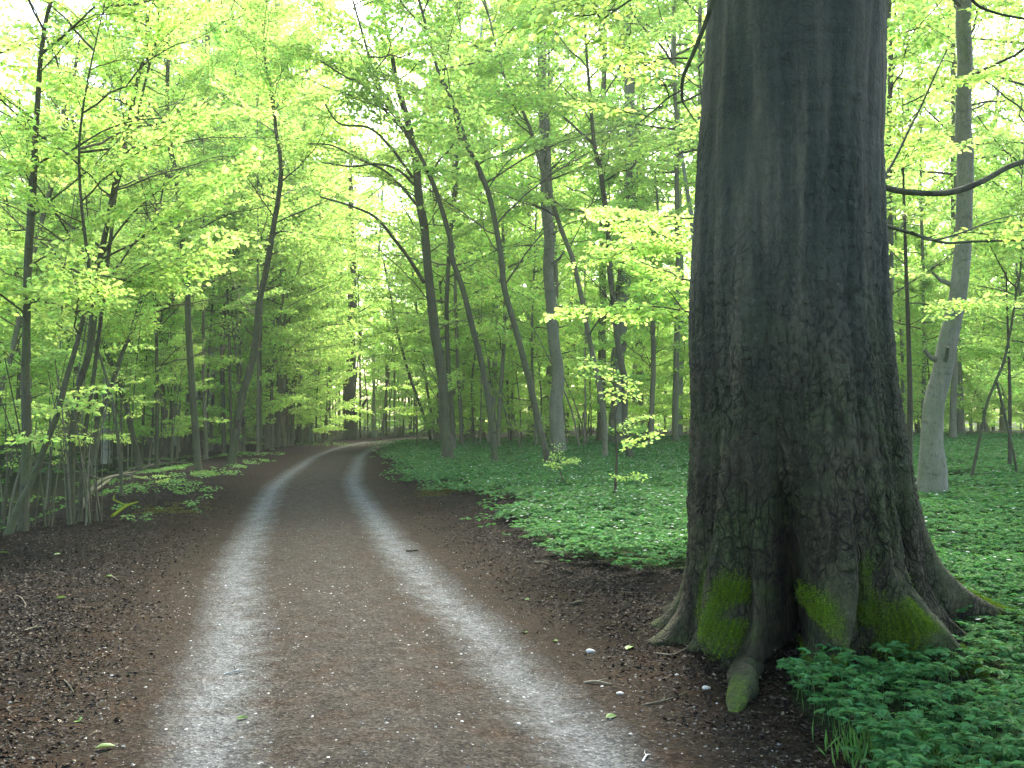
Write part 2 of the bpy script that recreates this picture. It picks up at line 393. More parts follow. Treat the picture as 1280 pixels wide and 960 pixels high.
def tree(label, px, wpx, bark, name='beech_tree', Y=None, nl=12, ls=1.0, zmin=1.5, H=None, lean=0, group=None, az=None, extra=(), low=0, cat='tree'):
    """px: trunk line in photo pixels from the foot up; it stands where its foot meets the ground"""
    if Y is None: b = at(*px[0])
    else:
        b = pt(*px[0], Y); b[2] = float(height(b[0], b[1]))
    Yb = b[1]; P = [b - [0, 0, .08]]
    for i, (x, y) in enumerate(px[1:]):
        P.append(pt(x, y, Yb + lean * (i + 1) / len(px)))
    P = np.array(P); rad = .8 * np.interp(np.arange(len(P)), np.linspace(0, len(P) - 1, len(wpx)), wpx) * Yb / F_PX / 2
    top = P[-1][2]; H = H or max(top + 3.5, 11)
    if H > top + .5:
        d_ = norm(P[-1] - P[-3]) if len(P) > 2 else norm(P[-1] - P[0]); d_ = d_ * [.55, .55, 1]; d_ /= d_[2]
        for u in (.45, 1.):
            P = np.vstack([P, P[len(px) - 1] + d_ * (H - top) * u + [random.uniform(-.3, .3), random.uniform(-.3, .3), 0]]); rad = np.append(rad, rad[len(px) - 1] * (1 - .85 * u))
    root = empty(name, b, label, cat, group); seed = random.randrange(999)
    me, Q, rr = trunk_mesh(P - b, rad, bark, seed=seed); link('trunk', me, root)
    Hh = Q[-1, 2]; ga = random.random() * 6.28
    for i in range(7):       # limbs whose leaves are not out yet: bare wood only
        z = zmin + (Hh - .5 - zmin) * random.random(); lb = random.choice(LIMBS); sc_ = ls * random.uniform(.8, 1.5)
        M = Matrix.Translation(Vector([np.interp(z, Q[:, 2], Q[:, j]) for j in range(3)])) @ Matrix.Rotation(random.random() * 6.28, 4, 'Z') @ Matrix.Rotation(-R(random.uniform(10, 50)), 4, 'Y') @ Matrix.Diagonal((sc_, sc_, sc_, 1))
        link('limb', lb.wood, root, mat4=M)
    zmin_ = zmin; boost = 25 < Yb < 37 or 'alone' in label or 'half hidden' in label
    nl = int(nl * (1.0 if Yb < 17 and not boost else 1.6 if boost else 1.6)); ls = ls * (1.2 if boost else 1); zmin = zmin + (2.2 if boost else 0)
    for i in range(nl):
        u = (i + random.random() * .8) / nl; z = zmin + (Hh - .3 - zmin) * u ** (.6 if boost else .9)
        o = [np.interp(z, Q[:, 2], Q[:, j]) for j in range(3)]; a = (ga + i * 2.4 + random.uniform(-.4, .4)) if az is None else az + random.uniform(-1.0, 1.0)
        put_limb(root, o, a, R(random.uniform(0, 38) + 10 * u), ls * (1.15 - .6 * u) * random.uniform(.75, 1.2))
    sb = MB(); rs_ = np.random.RandomState(seed)
    for i in range(5):       # stubs and knots where dead limbs broke off
        z = .6 + rs_.rand() * Hh * .6; k = int(np.argmin(np.abs(Q[:, 2] - z))); a = rs_.rand() * 6.28; dr = np.array([math.cos(a), math.sin(a), .5]); l = rr[k] * (1.3 + 3 * rs_.rand() ** 2)
        tube(sb, np.array([Q[k], Q[k] + dr * l * .7, Q[k] + dr * l + [0, 0, l * .2]]), [rr[k] * .42, rr[k] * .25, rr[k] * .16], 6)
    tag(link('branch_stubs', sb.mesh('branch_stubs', bark, True), root), kind='stuff')
    for z, a, s in extra:
        put_limb(root, [np.interp(z - b[2], Q[:, 2], Q[:, j]) for j in range(3)], R(a), R(random.uniform(0, 15)), s)
    return root, b

def branch(root, b, px, Y, w0, w1, m=None, sprays=0, ss=.5, Y1=None, down=0):
    """a bare limb that can be followed in the photo, as a part, with leafy sprays along it"""
    Y1 = Y1 if Y1 is not None else Y; n = len(px)
    P = np.array([pt(x, y, Y + (Y1 - Y) * i / (n - 1)) for i, (x, y) in enumerate(px)]) - b
    Q, rr = resample(P, n * 6, np.linspace(w0, w1, n) * Y / F_PX / 2); Q[:, 1] += .04 * fbm(Q * 2, 2)
    mb = MB(); tube(mb, Q, rr, 7, jitter=.15, seed=px[0][0]); o = link('limb', mb.mesh('limb', m or M_bark_dark, True), root)
    for i in range(sprays):
        k = int(len(Q) * (.25 + .75 * (i + random.random()) / sprays)) - 1; k = max(1, min(k, len(Q) - 1)); dr = Q[k] - Q[k - 1]
        a = math.atan2(dr[1], dr[0]) + random.choice((-1, 1)) * random.uniform(.3, 1.1)
        put_limb(root, Q[k], a, R(random.uniform(-12, 22) - down), ss * random.uniform(.7, 1.2))
    return o

D, Mi, Pa, Gr = M_bark_dark, M_bark_mid, M_bark_pale, M_bark_grey
r1, b1 = tree('tall dark brown trunk at the bend, in white flowers right of the road end',
     [(560, 579), (556, 520), (552, 470), (545, 415), (539, 365), (531, 300), (522, 225), (513, 170), (502, 125), (494, 92)], [17, 16, 15, 13, 11, 7], D, nl=16, zmin=3.2, ls=1.1, H=19)
branch(r1, b1, [(530, 353), (510, 322), (492, 298), (470, 272), (440, 258), (400, 246)], b1[1], 5, 2, sprays=5, Y1=b1[1] - 4)
branch(r1, b1, [(519, 232), (497, 212), (470, 205), (440, 208), (402, 203)], b1[1], 4, 1.6, sprays=4, Y1=b1[1] - 3)
branch(r1, b1, [(516, 222), (490, 186), (462, 160), (425, 155), (406, 130)], b1[1], 4, 1.6, sprays=4, Y1=b1[1] - 3)
branch(r1, b1, [(511, 170), (485, 142), (455, 108), (430, 95), (400, 75)], b1[1], 4, 1.6, sprays=4, Y1=b1[1] - 3)
branch(r1, b1, [(526, 262), (505, 237), (483, 215), (452, 200), (415, 182), (385, 180)], b1[1], 4, 1.6, sprays=4, Y1=b1[1] - 2)
r2, b2 = tree('slender dark kinked tree, next right of the tall dark trunk at the bend',
     [(620, 583), (612, 510), (605, 468), (592, 418), (578, 362), (565, 325), (563, 298), (551, 258), (539, 225), (522, 188), (508, 168), (490, 131), (468, 92)], [10, 9, 7, 4], D, nl=11, zmin=4, H=18, ls=1.25)
r3, b3 = tree('slender olive trunk leaning left over the flowers, foot left of the pale column trunk',
     [(688, 587), (672, 522), (660, 470), (646, 415), (632, 362), (626, 315), (617, 272), (604, 222), (584, 180), (571, 140), (558, 108), (546, 84)], [11, 9, 8, 5], D, nl=12, zmin=3.6, H=18, ls=1.25)
r4, b4 = tree('pale greenish column trunk standing on the flower carpet between two slender leaning trunks',
     [(699, 571), (697, 520), (695, 460), (691, 400), (686, 330), (682, 250), (681, 180), (678, 110), (675, 40)], [22, 19, 17, 16, 13], Pa, nl=10, zmin=6, ls=1.3, H=19)
tree('darker trunk close behind the pale column trunk', [(690, 548), (688, 470), (690, 380), (692, 280), (690, 190), (688, 100)], [15, 13, 10], Mi, nl=10, zmin=6, ls=1.4, H=22)
tree('pale leaning stem that crosses behind the pale column trunk', [(686, 552), (686, 470), (686, 400), (677, 337), (664, 292), (655, 244), (650, 200), (646, 165)], [10, 9, 6], Pa, nl=8, zmin=4, H=14)
r6, b6 = tree('thin curved trunk leaning left between the pale column and the thick pale trunks',
     [(757, 577), (755, 530), (750, 492), (738, 430), (726, 367), (716, 325), (702, 288), (688, 246), (676, 205), (662, 160), (648, 128), (629, 92)], [9, 8, 7, 4], Mi, nl=10, zmin=3.2, H=18, ls=1.25)
r7, b7 = tree('thin dark trunk running up the left edge of the thick pale trunk',
     [(789, 578), (782, 525), (779, 472), (769, 400), (762, 330), (758, 270), (750, 210), (743, 180), (737, 112), (733, 60)], [11, 9, 8, 4], D, nl=10, zmin=3, H=18, ls=1.25)
branch(r7, b7, [(744, 182), (725, 165), (703, 145), (685, 133), (655, 128)], b7[1], 4, 1.5, sprays=4)
tree('thickest pale trunk of the middle group, dark stain on its lower side', [(773, 556), (772, 500), (772, 450), (777, 375), (782, 310), (787, 250), (790, 210), (787, 150), (785, 60)], [25, 22, 22, 19, 16], Pa, nl=10, zmin=7, ls=1.4, H=22)
tree('straight brownish trunk right behind the thickest pale trunk', [(797, 545), (797, 500), (799, 410), (802, 330), (800, 240), (797, 150)], [18, 16, 12], Mi, nl=10, zmin=6, ls=1.4, H=22)
tree('short thin trunk seen between the middle trunks and the giant beech', [(813, 560), (815, 500), (817, 420), (815, 350), (822, 260)], [9, 7, 4], Mi, nl=9, zmin=2.5, H=12)
r11, b11 = tree('smooth pale trunk with a bent foot, standing alone in the greenery beyond the giant beech',
     [(1167, 627), (1162, 590), (1161, 555), (1167, 505), (1180, 450), (1190, 410), (1198, 368), (1203, 310), (1205, 240), (1205, 170), (1206, 90), (1205, 10)], [41, 34, 29, 25, 23, 22], Pa, nl=8, zmin=6.5, ls=1.3, H=15)
r12, b12 = tree('dark thin trunk half hidden behind the right edge of the giant beech', [(1118, 590), (1114, 500), (1112, 400), (1113, 300), (1112, 200), (1113, 90), (1112, 0)], [9, 9, 8, 7], D, Y=24, nl=12, zmin=4, H=15)
r13, b13 = tree('dark forked sapling with two thin legs at the right border of the photograph',
     [(1212, 602), (1222, 560), (1232, 510), (1243, 480), (1255, 450), (1263, 415), (1270, 370), (1276, 330)], [5, 4, 3], D, nl=9, zmin=3.2, ls=.9, H=8, name='beech_sapling')
branch(r13, b13, [(1272, 592), (1262, 545), (1252, 500), (1246, 478)], b13[1], 4, 3)
tree('very dark straight trunk at the end of the road, ivy-dark against bright leaves', [(437, 546), (437, 500), (438, 450), (439, 400), (440, 340)], [19, 17, 15, 14], D, Y=62, nl=12, zmin=9, ls=1.5, H=20)
# left side, along the road
tree('dark trunk bowed to the right, nearest the road on its left side', [(288, 583), (294, 540), (305, 492), (317, 440), (323, 380), (336, 325), (342, 283), (350, 228), (350, 198), (345, 160), (340, 120)], [13, 11, 9, 7, 5], D, nl=14, zmin=4, H=14)
r22, b22 = tree('straight dark trunk standing left of the bowed trunk beside the road', [(248, 589), (242, 520), (238, 458), (234, 380), (230, 320), (221, 227), (212, 181), (209, 131), (210, 85)], [11, 10, 8, 6], D, nl=14, zmin=3.5, H=13)
branch(r22, b22, [(221, 225), (196, 212), (170, 200), (155, 190)], b22[1], 4, 1.5, sprays=3)
tree('wavy thin trunk between the straight dark trunk and the grey column', [(254, 560), (262, 498), (268, 430), (265, 359), (262, 330), (256, 276), (249, 248), (248, 180), (252, 120)], [7, 6, 4], D, nl=10, zmin=3.5, H=13)
tree('thick silvery grey column trunk back in the wood left of the bowed trunk', [(278, 557), (277, 470), (277, 380), (277, 280), (277, 160)], [15, 14, 12], Gr, nl=8, zmin=9, ls=1.4, H=22)
tree('thin silvery grey trunk just right of the thick silvery column', [(303, 556), (303, 470), (303, 380), (304, 270), (303, 150)], [10, 9, 8], Gr, nl=8, zmin=9, ls=1.4, H=20)
tree('brown upright trunk behind the bowed trunk, its right neighbour', [(334, 560), (336, 500), (338, 440), (340, 380), (338, 320)], [11, 9, 7], Mi, nl=10, zmin=5, ls=1.2, H=15)
tree('thin trunk leaning right, first after the brown upright trunk', [(355, 556), (361, 510), (372, 450), (381, 400), (387, 360), (395, 300)], [8, 7, 5], Mi, nl=10, zmin=4, H=13)
tree('thin trunk leaning right near the road end, left of the very dark trunk', [(386, 551), (392, 500), (400, 455), (407, 420), (413, 370)], [7, 6, 4], Mi, nl=9, zmin=4, H=12)
tree('short leaning sapling beside the very dark trunk at the road end', [(405, 550), (411, 500), (415, 440), (424, 380)], [5, 4, 3], D, nl=9, zmin=3, H=11)
# left cluster close by
rc1, bc1 = tree('thickest mossy trunk of the near clump at the left border, upright', [(28, 664), (30, 600), (32, 537), (32, 458), (33, 399), (35, 329), (41, 240), (43, 200), (48, 124), (53, 64), (64, 3)], [15, 13, 12, 9, 6], D, nl=13, zmin=2.6, ls=.85, H=9, extra=((1.2, -60, .5), (1.7, 20, .5), (2.1, -100, .6)))
branch(rc1, bc1, [(53, 66), (75, 48), (95, 30), (118, 8)], bc1[1], 4, 2, sprays=3, Y1=bc1[1] - 1)
rc2, bc2 = tree('leaning dark stem crossing the mossy trunk low at the left border', [(8, 668), (22, 636), (36, 609), (55, 561), (72, 515), (83, 474), (93, 440), (104, 395), (111, 350)], [12, 10, 8, 6], D, nl=9, zmin=2.4, ls=.8, H=7, extra=((1.5, -50, .5),))
tree('smooth stem entering at the left border and curving right up past the mossy trunk', [(-18, 640), (-6, 520), (12, 450), (28, 379), (40, 322), (57, 258), (71, 205), (79, 170), (90, 110), (100, 50)], [9, 8, 7, 4], Mi, nl=10, zmin=2.6, ls=.85, H=9)
r24, b24 = tree('dark trunk leaning right above the brushwood, middle of the near left clump', [(89, 655), (90, 560), (97, 490), (111, 443), (119, 379), (125, 324), (135, 276), (145, 220), (156, 170), (170, 106), (184, 35)], [11, 10, 8, 5], D, nl=12, zmin=2.8, ls=.9, H=9.5)
branch(r24, b24, [(128, 318), (148, 290), (170, 262), (195, 240), (226, 215)], b24[1], 3.5, 1.4, sprays=3)
tree('second stem crossing the leaning trunk high in the near left clump', [(100, 652), (104, 560), (116, 480), (126, 400), (138, 300), (146, 235), (158, 195), (175, 130), (186, 85), (197, 40)], [7, 6, 5, 3], D, nl=10, zmin=3, ls=.8, H=9)
tree('dark stem leaning left, its foot on the fallen branches, crossing a right-leaning stem', [(175, 590), (168, 550), (159, 512), (147, 478), (137, 450), (127, 418), (121, 395), (118, 350)], [10, 9, 8, 5], D, nl=9, zmin=2.8, ls=.9, H=9)
tree('right-leaning stem that forms an X with the left-leaning one', [(108, 612), (116, 560), (123, 522), (137, 485), (150, 450), (160, 425), (168, 400), (176, 375), (190, 330)], [8, 7, 6, 4], D, nl=9, zmin=3, ls=.9, H=8.5)
tree('thin curved stem between the crossing stems, ending near the litter bank', [(152, 620), (151, 575), (146, 535), (138, 492), (128, 455), (119, 430), (112, 395)], [6, 5, 4, 3], D, nl=8, zmin=2.6, ls=.8, H=8)
tree('thin upright sapling right of the crossing stems', [(196, 588), (196, 500), (196, 440), (193, 370), (194, 320), (200, 250)], [6, 5, 4], D, nl=10, zmin=2.5, ls=.9, H=10, name='beech_sapling')
tree('greyish trunk deep behind the near left clump', [(84, 575), (84, 500), (83, 400), (84, 300), (82, 200), (80, 100)], [11, 10, 8], Mi, nl=12, zmin=3, ls=1.2, H=14)
tree('silvery trunk seen through the crossing stems of the left clump', [(133, 575), (133, 500), (133, 430), (134, 330), (134, 230)], [13, 12, 10], Gr, Y=34, nl=9, zmin=7, ls=1.3, H=17)
tree('thin slanting stem left of the straight roadside trunk', [(178, 580), (180, 500), (183, 430), (181, 360), (176, 300)], [4, 4, 3], D, nl=8, zmin=2.5, H=9, name='beech_sapling')
tree('leaning thin tree whose twigs fan out left over the road end', [(541, 556), (528, 515), (512, 470), (498, 420), (488, 370), (480, 330)], [5, 4, 2.5], D, nl=8, zmin=3.5, H=10)
tree('straight thin pole right of the fanning thin tree', [(545, 554), (536, 500), (527, 440), (520, 380), (515, 330)], [4, 4, 3], Mi, nl=8, zmin=4, H=11)
# saplings in front with bright leaves
def sapling(label, px, py, h, n, s, group=None, m=None, Y=None, name='beech_sapling', z0=.3, lean=(0, 0)):
    b = at(px, py) if Y is None else np.append(pt(px, py, Y)[:2], 0)
    b[2] = float(height(b[0], b[1]))
    root = empty(name, b, label, 'sapling', group)
    P = np.array([[0, 0, -.05], [.04 + lean[0] * .3, 0, h * .35], [lean[0] * .6, lean[1] * .6, h * .7], [lean[0], lean[1], h]]); me, Q, rr = trunk_mesh(P, [.012 + .006 * h, .01 + .004 * h, .008 + .002 * h, .004], m or M_twig, 7, seed=px); link('trunk', me, root)
    for i in range(n):
        z = z0 + (h - z0) * (i + random.random()) / n; o = [np.interp(z, Q[:, 2], Q[:, j]) for j in range(3)]
        put_limb(root, o, random.random() * 6.28, R(random.uniform(-5, 35)), s * random.uniform(.7, 1.2))
    return root
sapling('young beech with bright yellow-green sprays in front of the thickest pale trunk', 768, 628, 2.2, 7, .42)
sapling('low bright beech seedling in the flowers left of the leafy young beech', 700, 612, .5, 4, .25)
sapling('low leafy beech shrub beside the road end, left of the tall dark trunk', 520, 562, 2.2, 8, .6)
sapling('tall slim sapling hidden behind the left edge of the giant beech', 912, 640, 5.2, 14, .65, Y=10.5, z0=2.0, lean=(-.3, 0))
sapling('sapling behind the right side of the giant beech with leaves over its edge', 1135, 640, 5.5, 10, .6, Y=12.5, z0=2.4)
sapling('slim sapling at the right border behind the alone standing pale trunk', 1262, 600, 5.5, 14, .8, Y=21, z0=1.2)
sapling('tiny mossy green sapling stump on the left bank beside the yellow moss', 193, 632, .5, 3, .16)
for i, (px, py, h, s) in enumerate([(60, 640, 2.6, .32), (5, 650, 2.6, .35), (150, 600, 2.6, .4), (30, 628, 2.8, .4), (90, 622, 3.2, .4), (200, 582, 3.4, .45)]):
    sapling('leafy beech sapling growing among the stems of the near left clump', px, py, h, 8, s, z0=.8, group='saplings under the near left clump', name='beech_sapling')
# slim poles beyond the bend and bare leaning poles
def pole(label, px, py, h, wdt, lean, group, m, limbs=5, Y=None, ls=1.0, zf=.45, name='slim_tree'):
    b = at(px, py) if Y is None else np.append(pt(px, py, Y)[:2], 0.)
    b[2] = float(height(b[0], b[1]))
    root = empty(name, b, label, 'tree', group); h_ = h
    P = np.array([[0, 0, -.05], [lean * .2 + random.uniform(-.1, .1), 0, h * .3], [lean * .55, random.uniform(-.3, .3), h * .65], [lean, 0, h]])
    me, Q, rr = trunk_mesh(P, [wdt, wdt * .85, wdt * .6, .01], m, 8, seed=px); link('trunk', me, root)
    for i in range(limbs):
        z = h * (zf + (1 - zf) * (i + random.random()) / limbs); o = [np.interp(z, Q[:, 2], Q[:, j]) for j in range(3)]
        put_limb(root, o, random.random() * 6.28, R(random.uniform(5, 40)), ls * random.uniform(.7, 1.2))
for i in range(30):
    pole('slim dark pole-like tree in the thicket closing off the end of the road', random.uniform(395, 560), random.uniform(545, 549), random.uniform(8, 12), random.uniform(.05, .09), random.uniform(-.8, 1.8), 'slim poles at the road end', random.choice((D, D, Mi)), 6, Y=random.uniform(66, 86), ls=1.3)
for i in range(22):
    px = random.uniform(-10, 235); 
    pole('thin bare-footed sapling in the screen of stems left of the track', px, random.uniform(575, 645) if px < 120 else random.uniform(566, 596), random.uniform(4.5, 8), random.uniform(.014, .03), random.uniform(-.8, 1.2), 'thin saplings screening the left side', random.choice((D, D, Mi)), 7, ls=.58, zf=.4)
for i in range(16):
    pole('thin bare leaning pole in the brown thicket behind the leaning trunks', random.uniform(570, 740), 556, random.uniform(3, 7), random.uniform(.025, .04), random.uniform(-3.0, .6), 'bare leaning poles in the thicket', M_dead, 2, Y=random.uniform(36, 50), ls=.6, zf=.6)

# ------------------------------------------------------------------ background woods: a few whole trees copied with their parts
def crown_template(seed, H, z0, rad, n, leafk, keep, thick, bark, tname):
    rs = np.random.RandomState(seed); wood = MB(); fo = MB()
    P = np.array([[0, 0, -.1], [rs.randn() * .15, rs.randn() * .15, H * .3], [rs.randn() * .3, rs.randn() * .3, H * .65], [rs.randn() * .4, rs.randn() * .4, H]])
    tm, Q, rr = trunk_mesh(P, [thick, thick * .8, thick * .5, .015], bark, 10, seed=seed)
    for i in range(n):
        u = (i + rs.rand() * .8) / n; z = z0 + (H - .2 - z0) * u
        o = np.array([np.interp(z, Q[:, 2], Q[:, j]) for j in range(3)]); lb = LIMBS[rs.randint(len(LIMBS))]
        prof = math.sin(math.pi * min(1, .25 + .8 * u)) * .7 + .35; s = rad / 2.6 * prof * (.75 + .5 * rs.rand())
        a = i * 2.4 + rs.randn() * .4; tl = R(5 + 35 * u + rs.randn() * 10)
        M = np.array((Matrix.Rotation(a, 3, 'Z') @ Matrix.Rotation(-tl, 3, 'Y') @ Matrix.Rotation(rs.randn() * .2, 3, 'X')))
        k = rs.rand(lb.nleaf) < keep
        leaves(fo, o + (lb.P[k] * s) @ M.T, lb.D[k] @ M.T + rs.randn(k.sum(), 3) * .5, lb.N[k] @ M.T * .8 + rs.randn(k.sum(), 3) * 1.1, lb.l[k] * leafk, lb.w[k] * leafk, simple=True)
        tube(wood, o + (lb.axis * s) @ M.T, lb.r * s * 1.2, 4, cap=False)
    return tm, wood.mesh('branches', M_twig, True), fo.mesh('crown', M_leaf)
MID = [crown_template(350 + i, 14.5 + i % 3, 3 + (i % 2), 3.6, 26, 1.6, .46, .065 + .015 * (i % 3), (Mi, D)[i % 2], 'mid') for i in range(6)]
YOUNG = [crown_template(300 + i, 8.5 + i % 3, .5 + .4 * (i % 2), 2.8, 28, 1.4, .62, .045 + .012 * (i % 3), (D, Mi)[i % 2], 'young') for i in range(6)]
TALL = [crown_template(400 + i, 22 + 2 * (i % 3), 8 + (i % 2) * 2, 5.0, 24, 2.1, .42, .10 + .035 * (i % 3), (Mi, Pa, Mi, Gr)[i], 'tall') for i in range(4)]
def plant_tree(x, y, tpl, name, label, group, s, rz):
    root = empty(name, (x, y, float(height(x, y))), label, 'tree', group)
    root.rotation_euler = (0, 0, rz); root.scale = (s, s, s)
    link('trunk', tpl[0], root); tag(link('branches', tpl[1], root), kind='stuff'); tag(link('crown', tpl[2], root), kind='stuff')
placed = [(r.location.x, r.location.y) for r in col.objects if r.parent is None and r.name.split('.')[0] in ('beech_tree',)]
def scatter(n, ymin, ymax, gap, clear, side=None, spread=.60, margin=6):
    out = []; tries = 0
    while len(out) < n and tries < 20000:
        tries += 1; y = ymin + (ymax - ymin) * random.random() ** .85; x = random.uniform(-1, 1) * (spread * y + margin)
        la = float(lat_of([x], [y])[0])
        if abs(la) < clear: continue
        if in_poly(np.array([x]), np.array([y]))[0] and y < 42: continue
        if x > -2 and y < 38 and la > 0: continue
        if x < 0 and y < 17: continue
        if la < 0 and la > -8 and y < 33: continue
        if -.55 < (x / y) < -.0 and y < 20: continue
        if any((x - a) ** 2 + (y - b) ** 2 < gap * gap for a, b in out): continue
        out.append((x, y))
    return out
for x, y in scatter(120, 19, 100, 3.0, 3.6):
    side = 'left' if lat_of([x], [y])[0] < 0 else 'right'
    lab, grp = (('slim leafy beech of middle height in the woods outside the bend', 'slim beeches in the woods outside the bend') if side == 'left' else ('slim leafy beech of middle height in the woods beyond the flowers', 'slim beeches in the woods beyond the flowers'))
    plant_tree(x, y, random.choice(MID), 'slim_beech', lab, grp, random.uniform(.8, 1.2), random.random() * 6.28)
pts_ = scatter(290, 19, 100, 1.8, 3.0)
for x, y in pts_:
    side = 'left' if lat_of([x], [y])[0] < 0 else 'right'
    lab, grp = (('bushy young beech in bright leaf in the woods on the outer side of the bend', 'young beeches in the woods outside the bend') if side == 'left' else ('bushy young beech in bright leaf in the woods beyond the flower carpet', 'young beeches in the woods beyond the flowers'))
    plant_tree(x, y, random.choice(YOUNG), 'young_beech', lab, grp, random.uniform(.75, 1.2), random.random() * 6.28)
for x, y in [(-14, 22), (1.5, 37), (-.6, 39.5), (-2.2, 43)]:
    plant_tree(x, y, random.choice(MID), 'slim_beech', 'slim beech on the verge whose crown leans over the track near the bend', 'beeches arching over the track near the bend', random.uniform(1.1, 1.3), random.random() * 6.28)
over = 0
while over < 14:
    y = random.uniform(34, 56); la = random.choice((-1, 1)) * random.uniform(3.4, 5.5); k = int(np.searchsorted(ROAD[:150, 1], y)); x = ROAD[k, 0] + la
    if la > 0 and y < 36: continue
    over += 1
    plant_tree(x, y, random.choice(MID), 'slim_beech', 'slim beech on the verge whose crown leans over the track near the bend', 'beeches arching over the track near the bend', random.uniform(1.15, 1.35), random.random() * 6.28)
for x, y in scatter(46, 36, 112, 5.5, 4.5):
    side = 'left' if lat_of([x], [y])[0] < 0 else 'right'
    lab, grp = (('tall thin beech rising deep in the woods on the outer side of the bend', 'tall beeches in the woods outside the bend') if side == 'left' else ('tall thin beech rising deep in the woods beyond the flower carpet', 'tall beeches in the woods beyond the flowers'))
    plant_tree(x, y, random.choice(TALL), 'tall_beech', lab, grp, random.uniform(.85, 1.15), random.random() * 6.28)
for x, y in [(15, 27), (19, 31), (13, 34), (22, 36), (17, 38), (11, 41), (8, 43), (4, 44), (25, 40), (1, 40), (-1, 46), (20, 44), (13, 46)]:
    plant_tree(x, y, random.choice(MID + TALL), 'slim_beech', 'slim beech at the back edge of the flower carpet', 'beeches along the back edge of the flower carpet', random.uniform(1., 1.3), random.random() * 6.28)
k = 0
while k < 26:      # high crowns closing the gap over the bend and over the far edge of the flowers
    y = random.uniform(42, 74); x = y * (random.uniform(-.32, .02) if k < 16 else random.uniform(.12, .5))
    if abs(float(lat_of([x], [y])[0])) < 3.2: continue
    k += 1; plant_tree(x, y, random.choice(TALL), 'tall_beech', 'very high beech standing in the wood round the bend', 'very high beeches round the bend', random.uniform(1.2, 1.4), random.random() * 6.28)
k = 0
while k < 70:
    y = random.uniform(41, 84); x = y * random.uniform(-.5, .58); la = float(lat_of([x], [y])[0])
    if abs(la) < 3.4 or (in_poly(np.array([x]), np.array([y]))[0] and y < 43): continue
    k += 1; plant_tree(x, y, random.choice(YOUNG), 'leafy_shrub', 'low leafy beech shrub filling the space under the far trees', 'low shrubs under the far trees', random.uniform(.3, .5), random.random() * 6.28)
for i in range(46):
    px = random.uniform(120, 440); y = random.uniform(30, 58); q = pt(px, 550, y)
    if float(lat_of([q[0]], [y])[0]) > -2.6: continue
    pole('slim upright tree among many behind the roadside trunks on the left', px, 556, random.uniform(11, 16), random.uniform(.045, .10), random.uniform(-1.2, 1.6), 'slim upright trees on the left', random.choice((Mi, D, Mi, Gr)), 8, Y=y, ls=1.1, zf=.4)
# unseen beeches round the viewpoint, added to shade the near ground and trunk
for x, y in [(-8.5, 2), (-4.5, -6), (5.5, -5), (10, 2), (1, -12), (-11, -5), (8, -11), (12.5, 11), (-12.5, 10), (-6, -14), (-9, 6.5)]:
    plant_tree(x, y, random.choice(TALL), 'tall_beech', 'unseen tall beech added to shade the near end of the track', 'unseen shading beeches round the near end of the track', random.uniform(.9, 1.1), random.random() * 6.28)
# far wood that reads as one mass
fo = MB(); rs = np.random.RandomState(5); n = 170000
th = rs.uniform(-.68, .68, n); rad = rs.uniform(96, 125, n) ; cx, cy_ = rad * np.sin(th), rad * np.cos(th)
z = rs.rand(n) ** .9 * (26 + 6 * noise3(np.stack([th * 30, th * 0, th * 0], -1))); q = np.stack([cx, cy_, z], -1)
k = fbm(q * .28, 3) > -.2; q = q[k]; m_ = len(q)
leaves(fo, q + rs.randn(m_, 3) * .2, rs.randn(m_, 3) * [1, 1, .3], np.array([0, 0, 1.]) + rs.randn(m_, 3) * .5, rs.uniform(.3, .55, m_), rs.uniform(.2, .35, m_), simple=True)
tag(link('distant_woodland', fo.mesh('distant_woodland', M_leaf)), 'far wood closing the view behind every tree', 'woodland', kind='stuff')
exec_rest = True
